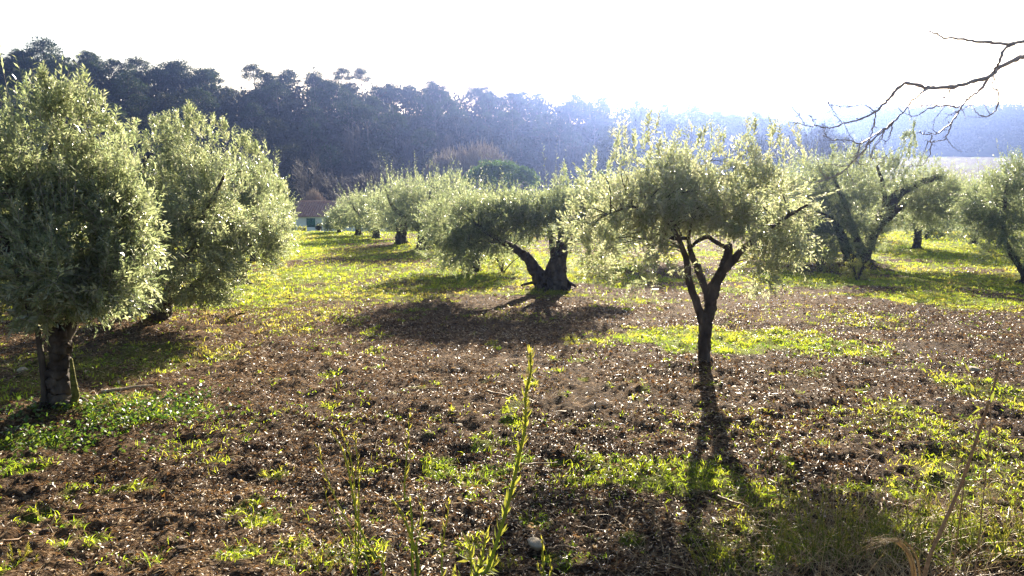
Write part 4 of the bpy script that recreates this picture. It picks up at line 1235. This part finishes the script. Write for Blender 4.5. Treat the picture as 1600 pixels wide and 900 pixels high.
# ------------------------------------------------------------------ bare branch hanging in from a tree outside the right edge
def hanging_branch():
    Yb = 4.6
    B = np.array([4.9, 5.2, float(terrain(4.9, 5.2))])
    root = thing('bare_tree', 'leafless tree whose knobbly bare branches hang in at the top right corner', 'bare tree', B)
    tr = bez([B - [0, 0, .2], B + [.05, 0, 1.4], B + [-.05, .05, 2.6], B + [.1, 0, 4.2]], 14)
    V, F = merge([tube(tr - B, np.linspace(.15, .07, 14), 10, .2)])
    build('trunk', V, F, M['twig_bark'], root)
    E = 1150; 
    q = lambda pts: np.array([P(E + a / 3, b / 3, Yb + o) for a, b, o in pts])
    st = tr[8]; st2 = tr[9]
    r = lambda px: px / 3 * Yb / FPX * .42
    L = [
     ([(1350, 195, 0), (1290, 203, 0), (1200, 202, 0), (1110, 190, 0), (1040, 181, 0), (975, 175, 0), (935, 157, 0), (870, 142, 0), (815, 120, 0)], 15, 4, st2),
     ([(1350, 263, .1), (1290, 290, .1), (1230, 318, .1), (1190, 355, .05), (1120, 380, 0), (1040, 402, 0), (960, 410, 0), (905, 412, 0), (860, 402, 0), (800, 388, 0), (760, 412, 0), (725, 455, 0), (690, 490, 0), (655, 523, 0), (610, 548, 0), (560, 566, 0), (500, 578, 0), (470, 595, 0), (415, 598, 0), (370, 590, 0), (320, 587, 0), (265, 572, 0)], 17, 4, st),
     ([(1300, 205, 0), (1255, 235, 0), (1235, 285, 0), (1212, 325, .05), (1190, 360, .1)], 15, 9, None),
     ([(905, 412, 0), (865, 440, -.1), (820, 478, -.1), (790, 515, -.15), (740, 570, -.2), (690, 605, -.2), (640, 640, -.2), (585, 672, -.2), (520, 655, -.2), (450, 655, -.2), (405, 630, -.2)], 10, 4, None),
     ([(740, 572, -.2), (690, 615, -.2), (630, 665, -.2), (600, 705, -.2), (560, 745, -.2), (520, 790, -.2), (470, 820, -.2), (420, 842, -.2), (350, 857, -.2), (310, 830, -.2)], 9, 4, None),
     ([(655, 523, 0), (648, 580, 0), (625, 650, 0), (600, 710, 0), (560, 750, 0), (520, 775, 0), (460, 775, 0), (410, 765, 0)], 7, 3, None),
     ([(1190, 360, .1), (1160, 400, .1), (1120, 440, .1), (1080, 470, .1), (1050, 500, .1), (1000, 495, .1), (940, 500, .1), (890, 515, .1), (840, 545, .1), (790, 530, .1)], 12, 4, None),
     ([(1080, 465, .1), (1060, 495, 0), (1040, 530, 0), (1010, 575, 0), (960, 615, 0), (925, 632, 0), (880, 628, 0), (860, 618, 0)], 10, 4, None),
     ([(1010, 575, 0), (995, 625, 0), (975, 655, 0), (920, 668, 0), (885, 655, 0)], 7, 4, None),
     ([(918, 635, 0), (910, 690, 0), (900, 740, 0), (870, 775, 0), (800, 778, 0)], 6, 3, None),
     ([(735, 575, -.2), (728, 620, -.2), (710, 655, -.2), (695, 678, -.2)], 6, 3, None),
     ([(695, 612, -.2), (680, 655, -.2), (640, 710, -.2), (645, 745, -.2), (690, 725, -.2)], 6, 3, None),
     ([(1230, 480, .1), (1220, 515, .1), (1180, 545, .1), (1140, 540, .1), (1117, 510, .1)], 8, 4, None),
     ([(1215, 340, .05), (1205, 410, .1), (1232, 432, .1), (1230, 480, .1)], 5, 5, None),
     ([(500, 578, 0), (470, 545, 0), (445, 500, 0), (430, 475, 0)], 5, 3, None),
     ([(655, 523, 0), (600, 490, 0), (560, 495, 0), (480, 497, 0), (430, 480, 0)], 5, 3, None),
     ([(320, 587, 0), (305, 555, 0), (293, 530, 0)], 4, 3, None), ([(380, 590, 0), (360, 560, 0), (348, 540, 0)], 4, 3, None),
     ([(800, 388, 0), (795, 362, 0)], 5, 4, None), ([(935, 157, 0), (940, 130, 0)], 4, 3, None), ([(1160, 200, 0), (1130, 235, 0)], 4, 3, None),
     ([(1015, 410, 0), (985, 450, 0), (950, 485, 0), (870, 490, 0), (800, 485, 0), (755, 465, 0)], 5, 3, None),
     ([(605, 490, 0), (640, 450, 0), (690, 410, 0), (720, 380, 0)], 3, 2, None), ([(745, 335, 0), (785, 290, 0), (820, 270, 0)], 3, 2, None),
     ([(585, 672, -.2), (565, 720, -.2), (540, 760, -.2)], 6, 4, None), ([(520, 795, -.2), (545, 850, -.2), (580, 885, -.2)], 4, 2, None),
     ([(1130, 470, .1), (1090, 500, .1), (1050, 520, .1), (1020, 525, .1)], 5, 3, None), ([(560, 750, 0), (600, 775, 0), (640, 768, 0)], 4, 3, None)]
    parts = []; rg = np.random.default_rng(3)
    for pts, a, b, start in L:
        w_ = q(pts)
        if start is not None: w_ = np.vstack([start[None], (w_[0] + (w_[0] - w_[1]) * 8)[None], (w_[0] + (w_[0] - w_[1]) * 3)[None], (w_[0] + (w_[0] - w_[1]))[None], w_])
        n = max(8, len(w_) * 4)
        pp = bez(w_, n) + rg.normal(size=(n, 3)) * .0025
        rr = np.linspace(r(a) * (1.6 if start is not None else 1), r(b), n)
        rr = rr * (1 + .35 * (rg.random(n) < .22))
        parts.append(tube(pp - B, rr, 6))
        if start is None or True:         # short spurs and buds
            for k in range(2, n - 1, 3):
                if rg.random() < .30 and start is None:
                    d1 = norm(norm(pp[k] - pp[k - 1]) + rg.normal(size=3) * [.6, .2, .6]) * (.05 + .11 * rg.random())
                    parts.append(tube(bez(np.array([pp[k], pp[k] + d1 * .5 + rg.normal(size=3) * .008, pp[k] + d1 + [0, 0, .01]]), 5) - B, np.linspace(.0022, .001, 5), 4))
                if rg.random() < .55:
                    dd = norm(rg.normal(size=3) + [0, 0, .2]) * (.008 + .02 * rg.random())
                    parts.append(tube(np.array([pp[k], pp[k] + dd * .6, pp[k] + dd]) - B, [.0028, .0022, .0016], 4))
    V, F = merge(parts)
    build('branches', V, F, M['twig_bark'], root, smooth=False)
hanging_branch()

# ------------------------------------------------------------------ foreground stems and weeds
def stem_leaves(path, n, ll, wd, rg, spread=.45, t0=.05, droop=0):
    t = t0 + (1 - t0) * (np.arange(n) + rg.random(n) * .6) / n
    idx = np.clip(t * (len(path) - 1), 0, len(path) - 1.001)
    i = idx.astype(int); f = (idx - i)[:, None]
    p = path[i] * (1 - f) + path[i + 1] * f
    T = norm(np.gradient(path, axis=0))[i]
    s = rnd_unit(n, rg); s = norm(s - (s * T).sum(1, keepdims=True) * T)
    d = norm(T + s * spread)
    nr = norm(np.cross(d, np.cross(s, T)) + .3 * rg.normal(size=(n, 3)))
    l = ll * (.6 + .6 * rg.random(n)) * (1 - .35 * t)
    return leaf_geo(p, d, nr, l, l * wd)

def stem_plant(name, label, cat, Yp, stems, leaf, seed, material='green_stem', group=None, stem_mat=None, tint=.4):
    """stems: list of (px points with depth offset, r0 px, r1 px, leaves)"""
    rg = np.random.default_rng(seed)
    first = P(stems[0][0][0][0], stems[0][0][0][1], Yp)
    b = np.array([first[0], first[1], float(terrain(first[0], first[1]))])
    root = thing(name, label, cat, b, group)
    LV, LF, off, TT = [], [], 0, []
    for pts, r0, r1, nlv in stems:
        w_ = np.array([P(a, c, Yp) for a, c in pts])
        w_[:, 1] += rg.normal() * .03
        foot = w_[0].copy(); foot[2] = float(terrain(foot[0], foot[1])) - .03; foot[0] += rg.normal() * .02
        if foot[2] < w_[0][2] - .02: w_ = np.vstack([foot[None], w_])
        n = len(w_) * 5
        pp = bez(w_, n)
        V, F = merge([tube(pp - b, np.linspace(r0, r1, n) * Yp / FPX, 6)])
        build('stem', V, F, M[stem_mat or material], root, tint=np.clip(np.linspace(.3, .75, len(V)), 0, 1))
        if nlv:
            V, F = stem_leaves(pp[4:] - b, nlv, leaf[0], leaf[1], rg, leaf[2])
            LV.append(V); LF.append(F + off); off += len(V); TT.append(np.repeat(np.clip(tint + .3 * rg.random(len(V) // 4) + .25 * np.linspace(0, 1, len(V) // 4), 0, 1), 4))
    if LV: build('leaves', np.vstack(LV), [np.vstack(LF)], M[material], root, tint=np.concatenate(TT))
    return root

stem_plant('tall_green_plant', 'tall single green stem with narrow upright leaves in the centre foreground', 'plant', 2.0,
  [([(738, 925), (762, 880), (785, 810), (800, 755), (812, 700), (821, 655), (821, 610), (829, 575), (828, 546)], 3.6, 1.5, 120),
   ([(742, 930), (750, 890), (758, 850), (757, 842)], 2.4, 1.4, 22), ([(735, 930), (734, 880), (731, 845)], 2.2, 1.2, 22),
   ([(745, 925), (765, 900), (778, 880)], 2, 1.2, 14), ([(725, 930), (715, 900), (712, 880)], 2, 1, 12)],
  (.044, .18, .55), 501)
stem_plant('broom_plant', 'clump of thin leafless green broom stems in the left foreground', 'plant', 2.3,
  [([(600, 905), (585, 870), (563, 828), (552, 780), (543, 730), (533, 700), (515, 674)], 2.6, 1.0, 46),
   ([(560, 905), (565, 850), (566, 780), (565, 720), (560, 668)], 2.0, .7, 34),
   ([(557, 905), (556, 830), (555, 760), (545, 700), (530, 670)], 1.6, .7, 30),
   ([(578, 905), (560, 860), (545, 820), (520, 770), (505, 730), (497, 698)], 1.6, .6, 30),
   ([(605, 905), (603, 860), (605, 830)], 1.6, .8, 8),
   ([(555, 905), (530, 830), (512, 790), (505, 760)], 1.2, .5, 4)],
  (.032, .14, .5), 502, tint=.55)
stem_plant('broom_plant', 'taller forked green stem right of the broom clump in the foreground', 'plant', 2.2,
  [([(652, 910), (650, 870), (638, 830), (625, 800), (612, 782)], 3.4, 1.6, 26),
   ([(640, 840), (628, 790), (630, 740), (634, 690), (635, 660)], 2.2, .8, 24),
   ([(651, 880), (655, 840), (660, 800), (655, 775)], 1.8, 1, 12),
   ([(688, 905), (690, 860), (697, 820), (699, 793)], 1.6, .9, 14),
   ([(645, 850), (660, 830), (668, 825)], 1.4, .8, 6)],
  (.034, .18, .6), 503, tint=.5)
stem_plant('young_shoot', 'short reddish tipped leafy shoot beside the pale stone in the foreground', 'plant', 2.4,
  [([(852, 925), (849, 890), (848, 860), (847, 842)], 2.2, 1.2, 16), ([(856, 925), (848, 900), (838, 880)], 1.6, .8, 6), ([(860, 925), (862, 895), (858, 870)], 1.6, .8, 8)],
  (.03, .2, .4), 504, tint=.55)
stem_plant('dry_stalk', 'long bare brown stalk leaning right in the right foreground', 'stalk', 2.6,
  [([(1452, 915), (1480, 836), (1508, 772), (1528, 716), (1545, 665), (1556, 632), (1566, 600), (1574, 564)], 3.8, 1.6, 0),
   ([(1508, 772), (1500, 740), (1497, 710)], 1.2, .6, 0), ([(1545, 668), (1530, 640), (1520, 600), (1512, 575)], 1.0, .5, 9)],
  (.05, .22, .7), 505, stem_mat='stick')
rg = np.random.default_rng(606)
def bent_grass():
    Yp = 2.9
    c = P(1425, 905, Yp); b = np.array([c[0], Yp, float(terrain(c[0], Yp))])
    root = thing('dry_grass_tuft', 'arching tuft of tan dry grass bent to the left in the right foreground', 'grass tuft', b)
    parts = []
    for i in range(16):
        j = rg.normal() * 4
        w_ = np.array([P(1432 + j, 912, Yp), P(1424 + j, 870, Yp + rg.normal() * .02), P(1405 + j, 846 + rg.normal() * 2, Yp), P(1378 + j, 846 + rg.normal() * 6, Yp), P(1345 + rg.normal() * 14, 860 + rg.normal() * 10, Yp)])
        parts.append(tube(bez(w_, 14) - b, np.linspace(.0014, .0005, 14), 4))
    V, F = merge(parts); build('blades', V, F, M['straw'], root, tint=rg.random(len(V)), kind='stuff')
bent_grass()

weed_labels = ['bushy yellow green weed with fine upright stems at the bottom right', 'thin reddish weed standing apart left of the bushy weeds',
  'dark green weed between the dry stalk and the dry grass tuft', 'low yellow green weed at the bottom edge right of centre',
  'pale feathery weed left of the arching dry grass tuft', 'small weed with orange tips beneath the shaded green moss',
  'green weed growing behind the foot of the dry stalk', 'leafy weed at the bottom right corner', 'sparse weed at the bottom left of the foreground stems',
  'upright weed left of the pale stone', 'short green weed in the left bottom corner', 'weed with long yellow stems beneath the leaning stalk']
weed_spots = [(1300, 900, 140, 22), (1225, 850, 160, 6), (1400, 885, 110, 18), (1120, 905, 80, 14), (1345, 895, 130, 16), (1205, 895, 100, 14),
              (1510, 870, 100, 16), (1580, 885, 120, 16), (500, 905, 60, 8), (790, 900, 40, 7), (30, 890, 40, 8), (1460, 830, 70, 9)]
for i, ((px, py, hpx, ns), lab) in enumerate(zip(weed_spots, weed_labels)):
    g = at(px, py); Yp = g[1]
    stems = []
    for k in range(ns):
        x0 = px + rg.normal() * hpx * .22; a = rg.normal() * .35; h = hpx * (.5 + .7 * rg.random())
        stems.append(([(x0, py), (x0 + a * h * .3 + rg.normal() * 4, py - h * .5), (x0 + a * h, py - h)], .8, .35, 44))
    stem_plant('weed', lab, 'weed', Yp, stems, (.034, .17, .8), 700 + i, tint=.25 if i in (2, 6) else .62, group='weeds along the foreground bank')

# ------------------------------------------------------------------ stones, clods, fallen twigs
def stone(px, py, wpx, label, seed, m='stone', name='stone', cat='stone', flat=.6):
    rgs = np.random.default_rng(seed)
    g = at(px, py); r = wpx / 2 * g[1] / FPX
    me_v, fs = [], []
    nu, nv = 22, 12
    th = np.linspace(0, 2 * math.pi, nu, endpoint=False); ph = np.linspace(.12, math.pi - .12, nv)
    TH, PH = np.meshgrid(th, ph)
    n = np.stack([np.sin(PH) * np.cos(TH), np.sin(PH) * np.sin(TH), np.cos(PH)], -1).reshape(-1, 3)
    pl = rnd_unit(9, rgs)
    dots = n @ np.vstack([pl, -pl[:4], [[0, 0, 1.]]]).T
    R = np.min(np.where(dots > .05, (.62 + .16 * rgs.random(14)[None, :]) / np.maximum(dots, .05), 1.25), axis=1)
    R = np.minimum(R, 1.2) + .07 * noise2(n[:, 0] * 3 + seed, n[:, 1] * 3 + n[:, 2] * 2, seed)
    V = n * R[:, None] * [r, r * .8, r * flat]
    i = np.arange(nv - 1)[:, None] * nu; j = np.arange(nu)[None, :]; j2 = (j + 1) % nu
    F = np.stack([i + j, i + nu + j, i + nu + j2, i + j2], -1).reshape(-1, 4)
    capA = np.arange(nu)[None, :]; capB = (np.arange(nu)[::-1] + (nv - 1) * nu)[None, :]
    o = build(name, V, [F, capA, capB], M[m])
    o.location = (g[0], g[1], float(terrain(g[0], g[1])) + r * flat * .35); o.rotation_euler = (0, 0, rgs.random() * 6)
    return tag(o, label, cat)
stone(838, 862, 40, 'pale angular stone on the soil beside the short foreground shoot', 1)
stone(1468, 630, 20, 'pinkish stone lying right of the forked tree shadow', 2)
stone(1522, 582, 22, 'pale stone half hidden behind the tip of the dry stalk', 3)
stone(1236, 588, 11, 'small white stone in the dark soil right of the forked trunk', 4)
stone(1118, 602, 10, 'small grey stone just below the forked trunk base', 5)
stone(1086, 573, 16, 'buff stone touching the left foot of the forked trunk', 6)
stone(718, 672, 14, 'small tan stone in the sunlit litter left of the tall green stem', 7)
stone(35, 578, 18, 'cream stone in the shade left of the large left edge tree', 8)
stone(678, 545, 12, 'dull grey stone in the shade of the split stump tree', 9)
stone(24, 612, 24, 'dark lump of soil left of the large left edge tree', 10, 'clod', 'soil_clod', 'soil clod')
stone(285, 862, 28, 'dark brown clod with a sunlit rim at the bottom left', 11, 'clod', 'soil_clod', 'soil clod')
stone(245, 845, 16, 'small black clod left of the sunlit rimmed clod', 12, 'clod', 'soil_clod', 'soil clod')
stone(372, 790, 20, 'dark clod casting a long shadow beside green tufts', 13, 'clod', 'soil_clod', 'soil clod')
stone(612, 745, 14, 'dark clod near the top of the forked green stem', 14, 'clod', 'soil_clod', 'soil clod')
stone(70, 845, 20, 'dark clod above the bottom left corner', 15, 'clod', 'soil_clod', 'soil clod')
stone(434, 728, 14, 'reddish brown clod in the litter at left centre', 16, 'clod', 'soil_clod', 'soil clod')

def fallen(px0, py0, px1, py1, rpx, label, seed, m='stick'):
    rgs = np.random.default_rng(seed)
    a, b = at(px0, py0), at(px1, py1)
    t = np.linspace(0, 1, 9)[:, None]
    p = a * (1 - t) + b * t + rgs.normal(size=(9, 3)) * [.012, .012, 0]
    p[:, 2] = terrain(p[:, 0], p[:, 1]).mean() + .025 + .01 * rgs.random(9)
    V, F = merge([tube(p - p[0], np.linspace(rpx, rpx * .5, 9) * a[1] / FPX, 6, .1),
                  tube(np.array([p[5], p[5] + [.03, .04, .03], p[5] + [.05, .09, .05]]) - p[0], [.003, .002, .001], 4)])
    o = build('fallen_twig', V, F, M[m]); o.location = p[0]
    return tag(o, label, 'twig')
fallen(101, 823, 155, 818, 2, 'straight dark twig lying on sunlit soil at the lower left', 1)
fallen(175, 810, 260, 795, 2, 'long thin twig lying right of the straight dark one', 2)
fallen(0, 868, 60, 852, 3, 'thick dark twig reaching in at the lower left border', 3)
fallen(762, 620, 806, 630, 2, 'dark twig lying in the litter left of the tall stem tip', 4)
fallen(808, 733, 870, 729, 1.6, 'grey twig at the left end of the shaded green patch', 5)
fallen(1120, 780, 1180, 800, 2.4, 'pale dry twig below the shaded green patch', 6)
fallen(900, 828, 950, 834, 1.4, 'slim pale twig right of the pale stone', 7)
fallen(860, 870, 905, 866, 2, 'mossy dark twig right of the foreground shoot', 8)
fallen(1372, 815, 1386, 780, 2, 'white bleached twig standing out among the right weeds', 9)
fallen(160, 612, 240, 602, 3, 'bright bleached strip of wood on the ground beside the ivy', 10, 'stone')

# ------------------------------------------------------------------ haze
def haze():
    V, F, F3 = box(-900, 1500, -12, 1000, -9.0, 48)
    m, nt, out = mat('haze')
    v = nt.nodes.new('ShaderNodeVolumePrincipled')
    v.inputs['Color'].default_value = (.30, .44, 1.0, 1)
    v.inputs['Density'].default_value = .00053
    v.inputs['Anisotropy'].default_value = .91
    nt.links.new(v.outputs[0], out.inputs['Volume'])
    build('haze', V, [F], m, kind='stuff')
haze()
tot = sum(len(o.data.loops) - 2 * len(o.data.polygons) for o in {o.data: o for o in bpy.data.objects if o.type == 'MESH'}.values())
print('triangles unique', tot, 'objects', len(bpy.data.objects), cnt)
